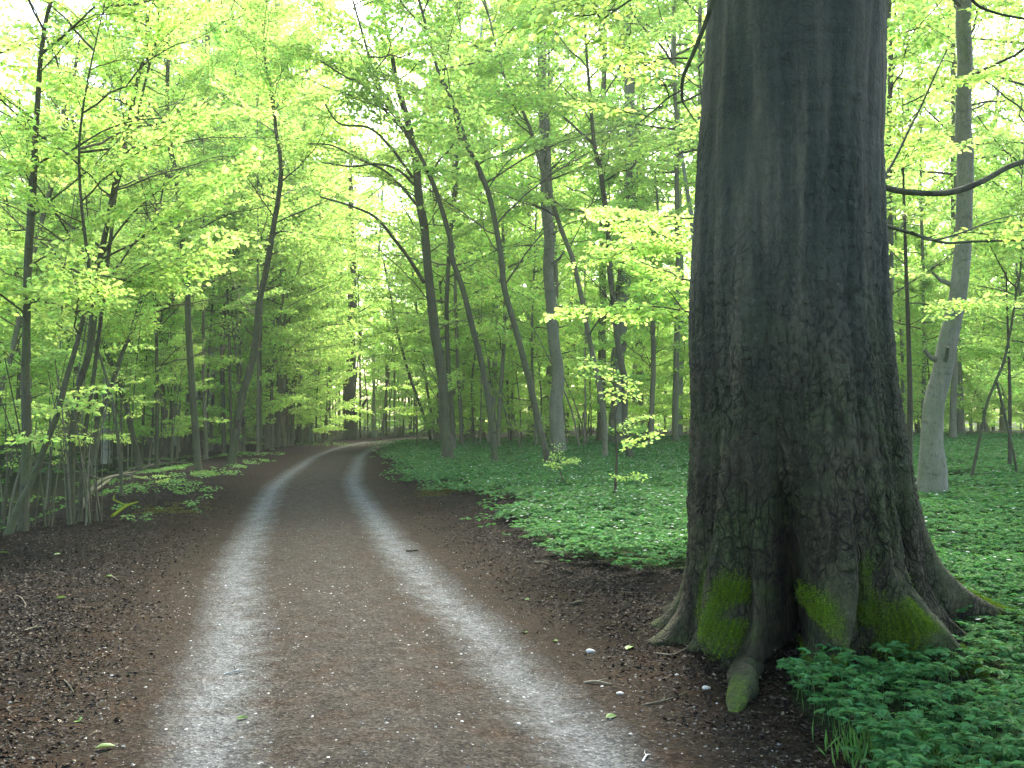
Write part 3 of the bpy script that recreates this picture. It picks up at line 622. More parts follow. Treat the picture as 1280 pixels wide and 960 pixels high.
# ------------------------------------------------------------------ the giant beech
def giant():
    TC = np.array([TREE_C[0], TREE_C[1], 0.]); g = float(height(*TREE_C)) 
    S = 6.5 / F_PX
    # half width and centre offset against height, read from the photo (height over ground, half width, centre x)
    zt = np.array([-.25, .0, .28, .55, .81, 1.08, 1.6, 2.13, 3.19, 4.25, 8, 16, 24]); hw = np.array([.74, .74, .72, .715, .71, .69, .655, .63, .59, .575, .50, .36, .12])
    cx = np.array([1.90, 1.90, 1.89, 1.89, 1.885, 1.88, 1.85, 1.825, 1.84, 1.90, 2.0, 2.1, 2.2]) - TREE_C[0]
    zs = np.concatenate([np.linspace(-.25, 1.2, 150), np.linspace(1.212, 4.8, 300), np.linspace(4.9, 24, 60)])
    nt_ = 400; th = np.linspace(-np.pi, np.pi, nt_, endpoint=False)       # 0 = towards the camera (-Y), + = right in the photo
    Z, T = np.meshgrid(zs, th, indexing='ij')
    Rr = np.interp(Z, zt, hw)
    def root_(T, Z, phi, bend, w0, w1, amp, k, wtop=None):
        zc = np.clip(Z, -.05, None); ph = R(phi) + R(bend) * np.exp(-zc / .35); wd = R(w1) + (R(w0) - R(w1)) * (1 - np.exp(-zc.clip(0) / .30))
        d_ = np.angle(np.exp(1j * (T - ph))); return (amp * np.exp(-zc / k) + .10 * amp * np.exp(-(zc + .03) / .06)) * np.exp(-np.abs(d_ / wd) ** 3)
    # phi at height, bend towards the ground, width high, width low, reach, height constant
    lobes = [(-70, 6, 12, 7, .15, .17), (-86, 4, 16, 8, .17, .15), (-108, 0, 14, 9, .18, .16), (-54, 13, 12, 6, .42, .40), (-33, 1, 4, 3, .30, .30), (4, -14, 9, 5.5, .42, .42),
             (27, 8, 13, 10, .40, .25), (13, 6, 4, 3, .07, .4), (24, 6, 3.5, 3, .05, .4), (35, 5, 4, 3, .08, .4), (88, 8, 16, 7, .9, .24), (60, 4, 8, 5, .3, .2), (125, 5, 15, 9, .8, .25), (160, 0, 16, 9, .8, .25), (-140, 0, 18, 12, .3, .2)]
    for a in lobes: Rr = Rr + root_(T, Z, *a)
    # shallow ribs running up the stem above the roots and hollows between them
    for ph, wd, am, zk in [(-52, 13, .05, 1.4), (4, 12, .05, 1.4), (24, 12, .04, 1.2), (86, 14, .07, 1.5), (-80, 12, .04, 1.2), (60, 9, .03, 1.5), (150, 20, .05, 1.5), (-130, 20, .05, 1.5)]:
        d_ = np.angle(np.exp(1j * (T - R(ph) - .05 * np.sin(Z * 1.3)))); Rr = Rr + am * np.exp(-(d_ / R(wd)) ** 2) * np.exp(-Z.clip(0) / zk)
    for ph, wd, am, zk in [(-41, 3.2, .30, .55), (-26, 3, .25, .5), (-22, 9, .62, .66), (-20, 4, .07, 1.6), (15, 2.6, .09, .35), (43, 5, .36, .75), (40, 3.5, .08, 2.2), (-67, 3.5, .08, 1.2), (-74, 3, .06, .4), (-8, 2.5, .035, 2.0), (-62, 2.2, .07, 1.8), (-31, 2, .06, 1.7), (9, 2, .055, 1.6), (22, 1.8, .045, 2.2), (54, 2.2, .07, 2.2), (30, 1.8, .05, 1.5), (-48, 1.8, .04, 2.0), (-14, 1.8, .05, 2.4), (62, 2, .05, 1.6), (70, 3, .04, 1.4)]:
        d_ = np.angle(np.exp(1j * (T - R(ph) - .06 * np.sin(Z * 1.1 + ph)))); Rr = Rr - am * np.exp(-np.abs(d_ / R(wd)) ** 2.6) * np.exp(-Z.clip(0) / zk)
    d_ = np.angle(np.exp(1j * (T - R(33)))); Rr = Rr + .13 * np.exp(-((Z - .16) / .17) ** 2) * np.exp(-(d_ / R(14)) ** 4)
    # bark relief: scaly plates low down, smooth skin high up
    X0, Y0 = np.sin(T) * .7, -np.cos(T) * .7; p = np.stack([X0, Y0, Z], -1)
    wp = p + .05 * np.stack([noise3(p * 6), noise3(p * 6 + 9), noise3(p * 6 + 21)], -1)
    rough_ = np.clip(1.05 - sst(2.0, 3.4, Z + .7 * noise3(p * 1.3)), .12, 1)
    f1 = (1 - np.abs(noise3(wp * [22, 22, 4.5]))) * sst(-.35, .25, noise3(p * [4, 4, 2.2] + 77)); f2 = 1 - np.abs(noise3(wp * [38, 38, 15] + 31)); f3 = noise3(wp * [60, 60, 34])
    rel = -.012 * sst(.74, 1.0, f1) - .011 * sst(.68, 1, f2) + .007 * f3 + .005 * noise3(wp * [24, 24, 16] + 3)
    low = sst(.15, .5, Z)
    rel = rel * rough_ * (.35 + .65 * low) + .022 * fbm(p * [3, 3, .9], 3) + .004 * noise3(p * [3, 3, 22]) * (1 - rough_)
    for (ph, z, s) in [(20, 3.95, .05), (27, 3.35, .045), (16, 2.95, .03), (-18, 3.6, .03), (5, 2.2, .04), (33, 2.7, .03)]:
        dd = np.hypot(np.angle(np.exp(1j * (T - R(ph)))) * .6, (Z - z) * 1.6); rel += .02 * np.exp(-(dd / s) ** 2) - .03 * np.exp(-(dd / (s * .4)) ** 2)
    Rr = Rr + rel
    CX_ = np.interp(Z, zt, cx); V = np.stack([CX_ + Rr * np.sin(T), -Rr * np.cos(T), Z], -1)
    mb = MB(); mb.add(V, grid_quads(len(zs), nt_, True))
    # moss amount
    def mo(ph, wd, z0, z1, k=1): 
        d_ = np.angle(np.exp(1j * (T - R(ph)))); return k * np.exp(-(d_ / R(wd)) ** 4) * sst(z0 - .05, z0 + .02, Z) * (1 - sst(z1 - .12, z1 + .05, Z))
    nz = fbm(p * 9, 3)
    moss = mo(-45, 4, .02, .44, 1.1) + mo(-33, 1.8, .1, .4, .5) + mo(-9, 6, .0, .36, 1.1) + mo(33, 15, -.02, .42, 1.2) + mo(13, 3, .2, .58, .8) + mo(37, 3, .2, .56, .6) + mo(98, 8, .0, .35, .6) + mo(-68, 3, .0, .5, .5)
    moss = np.clip(moss * (.7 + nz * 1.6 + 1.3 * noise3(p * 5 + 11)) * 1.3, 0, 1)
    tint = np.clip(sst(2.6, .6, Z) if False else 1 - sst(.6, 2.8, Z), 0, 1)
    me = mb.mesh('trunk', giant_bark(), True); fattr(me, 'moss', moss.ravel()); fattr(me, 'low', tint.ravel()); fattr(me, 'crack', np.clip((sst(.8, 1, f1) + .6 * sst(.75, 1, f2)) * rough_, 0, 1).ravel())
    root = empty('giant_beech', (TREE_C[0], TREE_C[1], g), 'huge old beech trunk with fluted mossy roots right beside the road', 'tree')
    link('trunk', me, root)
    # moss cushions: short tufts standing on the mossy roots, one part per cushion
    dT = np.gradient(V, axis=1); dZ = np.gradient(V, axis=0); Nn = norm(np.cross(dT, dZ))
    def cushion(ph, wd, z0, z1, seed, dens=1.0):
        rs = np.random.RandomState(seed); w_ = mo(ph, wd, z0, z1) * (.5 + nz * 1.5 + 1.3 * noise3(p * 5 + 11)).clip(0, 1); A = np.linalg.norm(np.cross(dT, dZ), axis=-1)
        pr = (w_ * A).ravel(); pr = pr * (Z.ravel() > -.02); tot = pr.sum(); n_ = int(min(24000, tot * 95000 * dens))
        if n_ < 20: return
        idx = rs.choice(len(pr), n_, p=pr / tot); vv = V.reshape(-1, 3)[idx]; nn = Nn.reshape(-1, 3)[idx]
        j = (vv + rs.randn(n_, 3) * .006); clump = .5 + .5 * noise3(vv * 28); up = nn + rs.randn(n_, 3) * .55 + [0, 0, .25]
        m_ = MB(); leaves(m_, j - nn * .003 + nn * (clump * .026)[:, None], up, rs.randn(n_, 3), rs.uniform(.006, .014, n_), rs.uniform(.003, .006, n_), simple=True)
        tag(link('moss', m_.mesh('moss', M_moss), root), kind='stuff')
    cushion(-45, 4.5, .0, .46, 1); cushion(-10, 6, .0, .38, 2); cushion(33, 16, -.02, .44, 3, 1.2); cushion(98, 8, .0, .32, 5, .5); cushion(14, 4, .2, .6, 6, .5); cushion(-68, 3.5, .0, .4, 7, .4)
    # roots that leave the stem and run over the ground
    def rt(phi, z0, px, w0, w1, m=None, r0=.62):
        b = np.array(root.location); G = np.array([at(x, y) for x, y in px]) + [0, 0, w1 * .1]
        st_ = b + [r0 * math.sin(R(phi)), -r0 * math.cos(R(phi)), z0]; mid = st_ * .45 + G[0] * .55; mid[2] = G[0][2] + (z0 * .28)
        Q, rr = resample(np.vstack([st_, mid, G]) - b, 50, np.interp(np.arange(len(px) + 2), [0, len(px) + 1], [w0, w1]))
        rr = rr * (1 + .22 * fbm(Q * 7, 2)); mb2 = MB(); tube(mb2, Q, rr, 20, jitter=.2, seed=phi); me2 = mb2.mesh('root', giant_bark(), True)
        v = np.concatenate(mb2.v); fattr(me2, 'moss', np.clip(fbm(v * 6 + 5, 3) * 2.0 + .25 * (v[:, 2] > 0), 0, 1) * (m or 0)); fattr(me2, 'low', np.ones(len(v))); fattr(me2, 'crack', 0 * v[:, 0])
        return link('root', me2, root)
    rt(96, .42, [(1225, 748), (1268, 760)], .17, .03, m=.4, r0=.6)
    def knob(px, rad, m):      # a root that surfaces once more in front of the stem
        b = np.array(root.location); G = np.array([at(x, y) for x, y in px]) - b; n_ = len(G); G[:, 2] += np.interp(np.arange(n_), np.linspace(0, n_ - 1, 5), [-.05, .015, .03, -.005, -.06])
        Q, rr = resample(G, 50, np.interp(np.arange(n_), np.linspace(0, n_ - 1, 5), [.5 * rad, .95 * rad, rad, .75 * rad, .35 * rad])); rr = rr * (1 + .5 * fbm(Q * 8, 3)); Q[:, 0] += .03 * fbm(Q * 6 + 3, 2); mb2 = MB(); tube(mb2, Q, rr, 24, jitter=.35, seed=px[0][0]); me2 = mb2.mesh('root', giant_bark(), True)
        v = np.concatenate(mb2.v); left = 1 - sst(-.05, .02, v[:, 0] - Q[25, 0]); fattr(me2, 'moss', np.clip(left * .8 + fbm(v * 20, 3) * 1.4 - .35, 0, 1) * m); fattr(me2, 'low', np.full(len(v), .8)); fattr(me2, 'crack', 0 * v[:, 0]); link('root', me2, root)
    knob([(945, 815), (936, 842), (928, 866), (920, 886), (912, 900)], .07, 1.0)
    knob([(938, 806), (936, 822), (935, 838)], .035, .3)
    b = np.array(root.location)
    # limbs seen beside the stem
    branch(root, b, [(1060, 205), (1103, 232), (1140, 240), (1185, 241), (1225, 228), (1262, 208), (1300, 196)], 7.0, 9, 8, sprays=0, Y1=7.8)
    branch(root, b, [(1080, 262), (1105, 280), (1142, 292), (1180, 303), (1215, 302), (1290, 300)], 7.0, 5.5, 3, sprays=2, ss=.35, Y1=8.2)
    branch(root, b, [(1140, 290), (1165, 300), (1205, 290), (1240, 276), (1285, 266)], 7.3, 3, 1.6, sprays=2, ss=.3, Y1=8.2)
    branch(root, b, [(1102, 226), (1118, 200), (1135, 165), (1150, 135), (1168, 95), (1184, 62)], 7.0, 4, 2, sprays=3, ss=.35, Y1=7.8)
    branch(root, b, [(1195, -40), (1215, 0), (1240, 14), (1290, 24)], 7.5, 4, 3, sprays=2, ss=.4)
    branch(root, b, [(960, -230), (905, -110), (893, -10), (882, 28), (866, 68), (854, 98), (853, 128)], 5.9, 9, 4, sprays=0, Y1=6.3)
    branch(root, b, [(860, 72), (835, 72), (815, 78), (795, 88)], 6.2, 2.6, 1.4, sprays=2, ss=.3)
    branch(root, b, [(853, 112), (835, 122), (815, 140), (800, 152)], 6.3, 2.6, 1.4, sprays=2, ss=.3)
    branch(root, b, [(853, 126), (862, 140), (872, 155)], 6.3, 2.4, 1.2)
    branch(root, b, [(880, -120), (840, -40), (795, -5), (745, 30)], 6.0, 5, 2, sprays=6, ss=.33, Y1=5.6, down=15)
    # crown over the road
    for i in range(150):
        z = 6.8 + 15 * (i / 150); a = i * 2.4; put_limb(root, (0 + .15, 0, z), a, R(random.uniform(8, 40)), random.uniform(2.2, 3.3) * (1.15 - .5 * i / 150))
    return root

def giant_bark():
    m = bpy.data.materials.get('giant_beech_bark')
    if m: return m
    m, n, out = mat('giant_beech_bark')
    geo = N_(n, 'ShaderNodeNewGeometry'); v = geo.outputs['Position']
    A = lambda k: N_(n, 'ShaderNodeAttribute', attribute_name=k).outputs['Fac']
    st = noise(n, mapping(n, v, (7, 7, .55)), 1.0, 5, .6, .3); blot = noise(n, v, 2.4, 4, .6); fine = noise(n, mapping(n, v, (60, 60, 35)), 1.0, 4, .7)
    ring = noise(n, mapping(n, v, (1.5, 1.5, 28)), 1.0, 4, .65)
    up = ramp(n, st, [(.34, (.033, .043, .035)), (.5, (.066, .073, .055)), (.66, (.132, .126, .092))])
    up = mix(n, ramp(n, ring, [(.45, 0.), (.75, .35)]), up, (.10, .105, .085))
    lo = ramp(n, st, [(.34, (.034, .031, .018)), (.55, (.072, .063, .038)), (.7, (.125, .102, .062))])
    lo = mix(n, ramp(n, blot, [(.45, 0.), (.62, .75)]), lo, (.060, .080, .028))
    c = mix(n, A('low'), up, lo)
    c = mix(n, ramp(n, fine, [(.56, 0.), (.74, .6)]), c, (.10, .085, .055))
    c = mix(n, math_(n, 'MULTIPLY', A('crack'), .65), c, (.022, .020, .014))  # relief cracks: their shade is darkened into the colour
    fl = noise(n, mapping(n, v, (22, 22, 14)), 1.0, 3, .7); c = mix(n, math_(n, 'MULTIPLY', ramp(n, fl, [(.64, 0.), (.70, .8)]), A('low')), c, (.13, .085, .04))
    c = mix(n, ramp(n, noise(n, v, 13, 5, .75), [(.62, 0.), (.70, .5)]), c, (.15, .17, .14))
    mn = noise(n, v, 60, 4, .7)
    mc = ramp(n, mn, [(.3, (.03, .055, .008)), (.55, (.08, .135, .014)), (.75, (.14, .20, .024))])
    c = mix(n, A('moss'), c, mc)
    p = setin(N_(n, 'ShaderNodeBsdfPrincipled'), Roughness=.85); p.inputs['Specular IOR Level'].default_value = .18
    n.links.new(c, p.inputs['Base Color'])
    dv = N_(n, 'ShaderNodeVectorMath', operation='ADD'); n.links.new(v, dv.inputs[0]); nv = setin(N_(n, 'ShaderNodeTexNoise'), Scale=7.0, Detail=3.0)
    sv = N_(n, 'ShaderNodeVectorMath', operation='SCALE'); sv.inputs[3].default_value = .09; n.links.new(v, nv.inputs['Vector']); n.links.new(nv.outputs['Color'], sv.inputs[0]); n.links.new(sv.outputs[0], dv.inputs[1])
    def plates(sc_, w_):
        vo = N_(n, 'ShaderNodeTexVoronoi', feature='DISTANCE_TO_EDGE'); vo.inputs['Scale'].default_value = 1.0; n.links.new(mapping(n, dv.outputs[0], sc_), vo.inputs['Vector']); return ramp(n, vo.outputs['Distance'], [(0, 0.), (w_, 1.)])
    p1 = plates((16, 16, 5.0), .09); p2 = plates((38, 38, 16), .15)
    zone = ramp(n, noise(n, v, 2.6, 3), [(.36, .25), (.55, 1.)]); lowm = math_(n, 'MULTIPLY', math_(n, 'MULTIPLY_ADD', A('low'), .75, .25), zone)
    inv = math_(n, 'MULTIPLY', math_(n, 'MULTIPLY', math_(n, 'SUBTRACT', 1.0, math_(n, 'MULTIPLY', p1, math_(n, 'MULTIPLY_ADD', p2, .5, .5))), lowm), math_(n, 'SUBTRACT', 1.0, A('moss')), clamp=True)
    c = mix(n, math_(n, 'MULTIPLY', inv, .85), c, (.012, .011, .008)); n.links.new(c, p.inputs['Base Color'])  # plate cracks: shade painted in, since even light hides the bump
    h = math_(n, 'SUBTRACT', math_(n, 'ADD', math_(n, 'MULTIPLY', fine, 1.0), math_(n, 'ADD', math_(n, 'MULTIPLY', st, .8), math_(n, 'MULTIPLY', math_(n, 'MULTIPLY', mn, A('moss')), 2.0))), math_(n, 'MULTIPLY', inv, 1.3))
    n.links.new(bump(n, h, .9, .022), p.inputs['Normal']); n.links.new(p.outputs[0], out.inputs[0]); return m
M_moss = leaf_mat('moss_tuft', (.13, .215, .02), (.14, .23, .02), var=.45, gloss=.0, tmix=.3)
GIANT = giant()

# ------------------------------------------------------------------ ground cover: wood anemones
def anemone(seed, detail=True, flower=False):
    """one plant: stalk, three stalked leaves each cut into five toothed lobes"""
    rs = np.random.RandomState(seed); h = rs.uniform(.10, .17); lv = MB(); st = MB()
    leaf_meshes = []
    for k in range(3):
        a = k * 2.094 + rs.randn() * .25; c, s = math.cos(a), math.sin(a); mb_ = MB()
        base = np.array([c * .02, s * .02, h]); P = []; D = []; L = []; W = []
        for j, (da, ll) in enumerate([(-1.25, .6), (-.62, .85), (0, 1.0), (.62, .85), (1.25, .6)]):
            aa = a + da; l = .052 * ll * rs.uniform(.9, 1.25)
            dd = np.array([math.cos(aa), math.sin(aa), -.10 + rs.randn() * .12]); P.append(base); D.append(dd); L.append(l * 1.0); W.append(l * .55)
            if detail:
                for sg in (-1, 1):
                    a2 = aa + sg * .55; P.append(base + dd * l * .42); D.append(np.array([math.cos(a2), math.sin(a2), -.12])); L.append(l * .5); W.append(l * .26)
        nn = len(P); leaves(mb_, np.array(P), np.array(D), np.tile([0, 0, 1.], (nn, 1)) + rs.randn(nn, 3) * .15, L, W, simple=True)
        leaf_meshes.append(mb_)
    tube(st, [[0, 0, -.02], [.004, .003, h * .6], [0, 0, h]], [.0016, .0014, .0012], 3, cap=False)
    for k in range(3):
        a = k * 2.094; tube(st, [[0, 0, h], [math.cos(a) * .022, math.sin(a) * .022, h]], [.001, .001], 3, cap=False)
    return leaf_meshes, st, h
M_stalk = M_leaf_mid
VAR = []
for i in range(10):
    lm, st, h = anemone(900 + i); VAR.append((lm, st, h))
def rotz(V, a):
    c, s = np.cos(a), np.sin(a); return np.stack([V[..., 0] * c - V[..., 1] * s, V[..., 0] * s + V[..., 1] * c, V[..., 2]], -1)
def spread(mb_, tv, tt, X, Y, Z, a, s, rs, tilt=.15):
    """n copies of a small template (verts, tris) written into one mesh"""
    n_ = len(X); V = rotz(tv[None] * s[:, None, None], a[:, None]); tx = rs.randn(n_, 1) * tilt; ty = rs.randn(n_, 1) * tilt
    V[..., 0] += V[..., 2] * tx; V[..., 1] += V[..., 2] * ty; V[..., 2] += -V[..., 0] * tx * .6 - V[..., 1] * ty * .6
    V = V + np.stack([X, Y, Z], -1)[:, None]; T_ = tt[None] + (np.arange(n_) * len(tv))[:, None, None]; mb_.add(V, t=T_.reshape(-1, 3))
def tmpl(mbs):
    v = []; t = []; o = 0
    for m_ in mbs:
        vv = np.concatenate(m_.v); v.append(vv)
        if m_.t: t.append(np.concatenate(m_.t) + o)
        if m_.q:
            q = np.concatenate(m_.q) + o; t += [q[:, [0, 1, 2]], q[:, [0, 2, 3]]]
        o += len(vv)
    return np.concatenate(v), np.concatenate(t)
rs = np.random.RandomState(21)
def frustum(x, y, m=1.5): return np.abs(x) < .55 * y + m
# nearest plants: a thing each with three leaves
near = []
cand = np.stack([rs.uniform(1.0, 4.6, 4000), rs.uniform(3.7, 7.2, 4000)], -1)
cand = cand[in_poly(cand[:, 0], cand[:, 1]) & (np.hypot(cand[:, 0] - TREE_C[0], cand[:, 1] - TREE_C[1]) > 1.02) & (np.abs(cand[:, 0]) < .54 * cand[:, 1] + .1)]
order = np.argsort(cand[:, 1])
sel = []
for k in order:
    c = cand[k]
    if all((c[0] - q[0]) ** 2 + (c[1] - q[1]) ** 2 > .085 ** 2 for q in sel): sel.append(c)
    if len(sel) >= 280: break
leafme = [[m_.mesh('leaf', M_leaf_dark) for m_ in v_[0]] for v_ in VAR]; stme = [v_[1].mesh('stalk', M_stalk) for v_ in VAR]
for i, c in enumerate(sel):
    k = i % len(VAR); o = tag(link('anemone_plant', stme[k], loc=(c[0], c[1], float(height(*c)))), 'low dark green plant with deeply cut leaves in front of the giant beech', 'plant', 'woodland plants in front of the giant beech')
    s_ = random.uniform(.8, 1.35); o.scale = (s_,) * 3; o.rotation_euler = (random.gauss(0, .12), random.gauss(0, .12), random.random() * 6.28)
    for lm in leafme[k]: link('leaf', lm, o)
sel = np.array(sel); ymax_sel = sel[:, 1].max()
# the rest of the carpet
def cloud(n, y0, y1, seed, xm=1.0):
    r_ = np.random.RandomState(seed); y = y0 + (y1 - y0) * r_.rand(n); x = r_.uniform(-1, 1, n) * (.56 * y + xm); return x, y, r_
mbn = MB(); mbf = MB(); fl = MB()
x, y, r_ = cloud(60000, 3.4, 14, 31); k = in_poly(x, y, np.where(y > 7, .2, .05)) & (np.hypot(x - TREE_C[0], y - TREE_C[1]) > 1.0)
k &= (r_.rand(len(x)) < .55 * sst(-.5, .1, fbm(np.stack([x, y, 0 * x], -1) * 1.6, 3) + .25)); x, y = x[k], y[k]; z = height(x, y)
k = r_.rand(len(x)) < np.where(y < ymax_sel, .25, 1); x, y, z = x[k], y[k], z[k]
ids = r_.randint(0, 10, len(x)); print('near plants', len(x))
for i in range(10):
    tv, tt = tmpl(VAR[i][0] + [VAR[i][1]]); q = (ids == i) & (y < 7.5)
    spread(mbn, tv, tt, x[q], y[q], z[q], r_.rand(q.sum()) * 6.28, r_.uniform(.75, 1.3, q.sum()), r_)
for i in range(10):
    lm, st, h = anemone(950 + i, False); tv, tt = tmpl(lm); q = (ids == i) & (y >= 7.5); spread(mbn, tv, tt, x[q], y[q], z[q], r_.rand(q.sum()) * 6.28, r_.uniform(.75, 1.3, q.sum()), r_)
tag(link('anemone_carpet', mbn.mesh('anemone_carpet', M_leaf_dark)), 'carpet of low cut-leaved plants around the giant beech', 'ground cover', kind='stuff')
# far: three-bladed coarse plants
tm_ = MB(); an = np.arange(7) * .9; leaves(tm_, np.stack([np.cos(an) * .02, np.sin(an) * .02, .10 + .02 * np.sin(an * 3)], -1), np.stack([np.cos(an), np.sin(an), -.15 + 0 * an], -1), np.tile([0, 0, 1.], (7, 1)), np.full(7, .075), np.full(7, .045), simple=True)
tv, tt = tmpl([tm_])
x, y, r_ = cloud(170000, 13, 52, 33, 2); k = in_poly(x, y, .35); pn = fbm(np.stack([x, y, 0 * x], -1) * .8, 3)
k &= r_.rand(len(x)) < np.where(y < 30, .55, .35) * sst(-.45, .0, pn + .1); x, y = x[k], y[k]; z = height(x, y); print('far plants', len(x))
spread(mbf, tv, tt, x, y, z, r_.rand(len(x)) * 6.28, r_.uniform(.8, 1.5, len(x)) * (1 + y * .008), r_, .2)
tag(link('anemone_carpet', mbf.mesh('anemone_carpet', M_leaf_dark)), 'green carpet of small plants spreading back between the trunks', 'ground cover', kind='stuff')
# white flowers over the carpet
m, n, out = mat('white_petal'); d1 = N_(n, 'ShaderNodeBsdfDiffuse'); d1.inputs[0].default_value = (.78, .78, .76, 1); t1 = N_(n, 'ShaderNodeBsdfTranslucent'); t1.inputs[0].default_value = (.7, .7, .68, 1)
ms = N_(n, 'ShaderNodeMixShader'); ms.inputs[0].default_value = .3; n.links.new(d1.outputs[0], ms.inputs[1]); n.links.new(t1.outputs[0], ms.inputs[2]); n.links.new(ms.outputs[0], out.inputs[0]); M_white = m
tf = MB(); an = np.arange(6) * 1.047; leaves(tf, np.stack([0 * an, 0 * an, .17 + 0 * an], -1), np.stack([np.cos(an), np.sin(an), .35 + 0 * an], -1), np.tile([0, 0, 1.], (6, 1)), np.full(6, .019), np.full(6, .014), simple=True)
tv, tt = tmpl([tf])
x, y, r_ = cloud(30000, 6, 46, 35, 1); k = in_poly(x, y, .1) & (np.hypot(x - TREE_C[0], y - TREE_C[1]) > 1.1)
k &= r_.rand(len(x)) < .5 * sst(-.5, .4, fbm(np.stack([x, y, 3 + 0 * x], -1) * .5, 3) + .1) * np.where(x > 3.2 * y / 8, .35, 1); x, y = x[k], y[k]; z = height(x, y)
spread(fl, tv, tt, x, y, z, r_.rand(len(x)) * 6.28, r_.uniform(.8, 1.3, len(x)), r_, .3); print('flowers', len(x))
tag(link('anemone_flowers', fl.mesh('anemone_flowers', M_white)), 'small white flowers dotted over the green carpet', 'flowers', kind='stuff')

# low green plants on the left bank and thin grass
lb_ = MB(); x, y, r_ = cloud(60000, 8, 40, 41, 1); la = lat_of(x, y)
k = (la < -2.0 - .35 * noise3(np.stack([x, y, 0 * x], -1) * 1.2)) & (r_.rand(len(x)) < .75 * sst(.0, .35, fbm(np.stack([x, y, 9 + 0 * x], -1) * .7, 3) + .02) * np.where(la > -3.4, .5 * sst(9, 15, y) + .06, .8)); x, y = x[k], y[k]; z = height(x, y)
tv, tt = tmpl([tm_]); spread(lb_, tv, tt, x, y, z - .03, r_.rand(len(x)) * 6.28, r_.uniform(.5, 1.2, len(x)), r_, .3)
tag(link('low_plants', lb_.mesh('low_plants', M_leaf_mid)), 'scattered low green plants on the left bank', 'ground cover', kind='stuff')
gr = MB(); spots = [(1105, 945, .22, 260), (1140, 930, .15, 120), (400, 556, 2, 250), (1160, 955, .3, 200)]
for (px, py, rd, cnt) in spots:
    c = at(px, py); r_ = np.random.RandomState(px); X = c[0] + r_.randn(cnt) * rd * .5; Y = c[1] + r_.randn(cnt) * rd * .6; Z = height(X, Y)
    leaves(gr, np.stack([X, Y, Z], -1), np.stack([r_.randn(cnt) * .35, r_.randn(cnt) * .35, 1 + 0 * X], -1), r_.randn(cnt, 3), r_.uniform(.05, .14, cnt), r_.uniform(.005, .010, cnt) * (1 + c[1] * .05), simple=True)
tag(link('grass', gr.mesh('grass', M_leaf_mid)), 'sparse grass blades by the road edge', 'grass', kind='stuff')

# ------------------------------------------------------------------ litter, gravel, needles
m, n, out = mat('dead_leaf'); g = N_(n, 'ShaderNodeNewGeometry'); c = ramp(n, g.outputs['Random Per Island'], [(0, (.010, .008, .006)), (.4, (.017, .013, .010)), (.75, (.034, .025, .018)), (.93, (.066, .052, .039)), (1, (.17, .145, .11))])
p = setin(N_(n, 'ShaderNodeBsdfPrincipled'), Roughness=.7); p.inputs['Specular IOR Level'].default_value = .15; n.links.new(c, p.inputs['Base Color']); n.links.new(p.outputs[0], out.inputs[0]); M_dleaf = m
m, n, out = mat('gravel'); g = N_(n, 'ShaderNodeNewGeometry'); c = ramp(n, g.outputs['Random Per Island'], [(0, (.045, .042, .038)), (.5, (.10, .098, .095)), (.85, (.18, .18, .18)), (1, (.42, .42, .42))])
p = setin(N_(n, 'ShaderNodeBsdfPrincipled'), Roughness=.7); n.links.new(c, p.inputs['Base Color']); n.links.new(p.outputs[0], out.inputs[0]); M_gravel = m
li = MB(); x, y, r_ = cloud(330000, 3.6, 26, 51, .5); la = lat_of(x, y); pn = fbm(np.stack([x, y, 0 * x], -1) * 2.2, 3)
k = (np.abs(la) > 1.2 + .4 * r_.rand(len(x))) & (la < 4.2) & (r_.rand(len(x)) < (1.3 - y / 26) * sst(-.5, .1, pn + .12)); k &= ~(in_poly(x, y) & (r_.rand(len(x)) < .8)); x, y = x[k], y[k]; z = height(x, y)
nn = len(x); leaves(li, np.stack([x, y, z + .008 * r_.rand(nn)], -1), np.stack([r_.randn(nn), r_.randn(nn), r_.randn(nn) * .25], -1), np.array([0, 0, 1.]) + r_.randn(nn, 3) * .45, r_.uniform(.014, .042, nn), r_.uniform(.008, .024, nn), simple=True); print('litter', nn)
tag(link('leaf_litter', li.mesh('leaf_litter', M_dleaf)), 'brown dead leaves covering the verges', 'leaf litter', kind='stuff')
x, y, r_ = cloud(90000, 3.4, 15, 53, .3); la = lat_of(x, y); k = (np.abs(la) < 1.7) & (r_.rand(len(x)) < (1.1 - y / 15)); x, y, la = x[k], y[k], la[k]; nn = len(x)
rut = np.exp(-((np.abs(la) - .86) / .22) ** 2); k = r_.rand(nn) < .4 + .6 * rut; x, y = x[k], y[k]; nn = len(x); z = height(x, y) + .004
oc = np.array([[1, 0, 0], [0, 1, 0], [-1, 0, 0], [0, -1, 0], [0, 0, 1.]]); ot = np.array([[0, 1, 4], [1, 2, 4], [2, 3, 4], [3, 0, 4]])
sz = r_.gamma(2.0, .0018, nn).clip(.0015, .012); V = oc[None] * (sz[:, None, None] * (.7 + .6 * r_.rand(nn, 5, 3))) * [1, 1, .6]; V = rotz(V, r_.rand(nn, 1) * 6.28) + np.stack([x, y, z], -1)[:, None]
gv = MB(); gv.add(V, t=(ot[None] + (np.arange(nn) * 5)[:, None, None]).reshape(-1, 3)); print('gravel', nn)
tag(link('gravel', gv.mesh('gravel', M_gravel)), 'small gravel pressed into the track', 'gravel', kind='stuff')
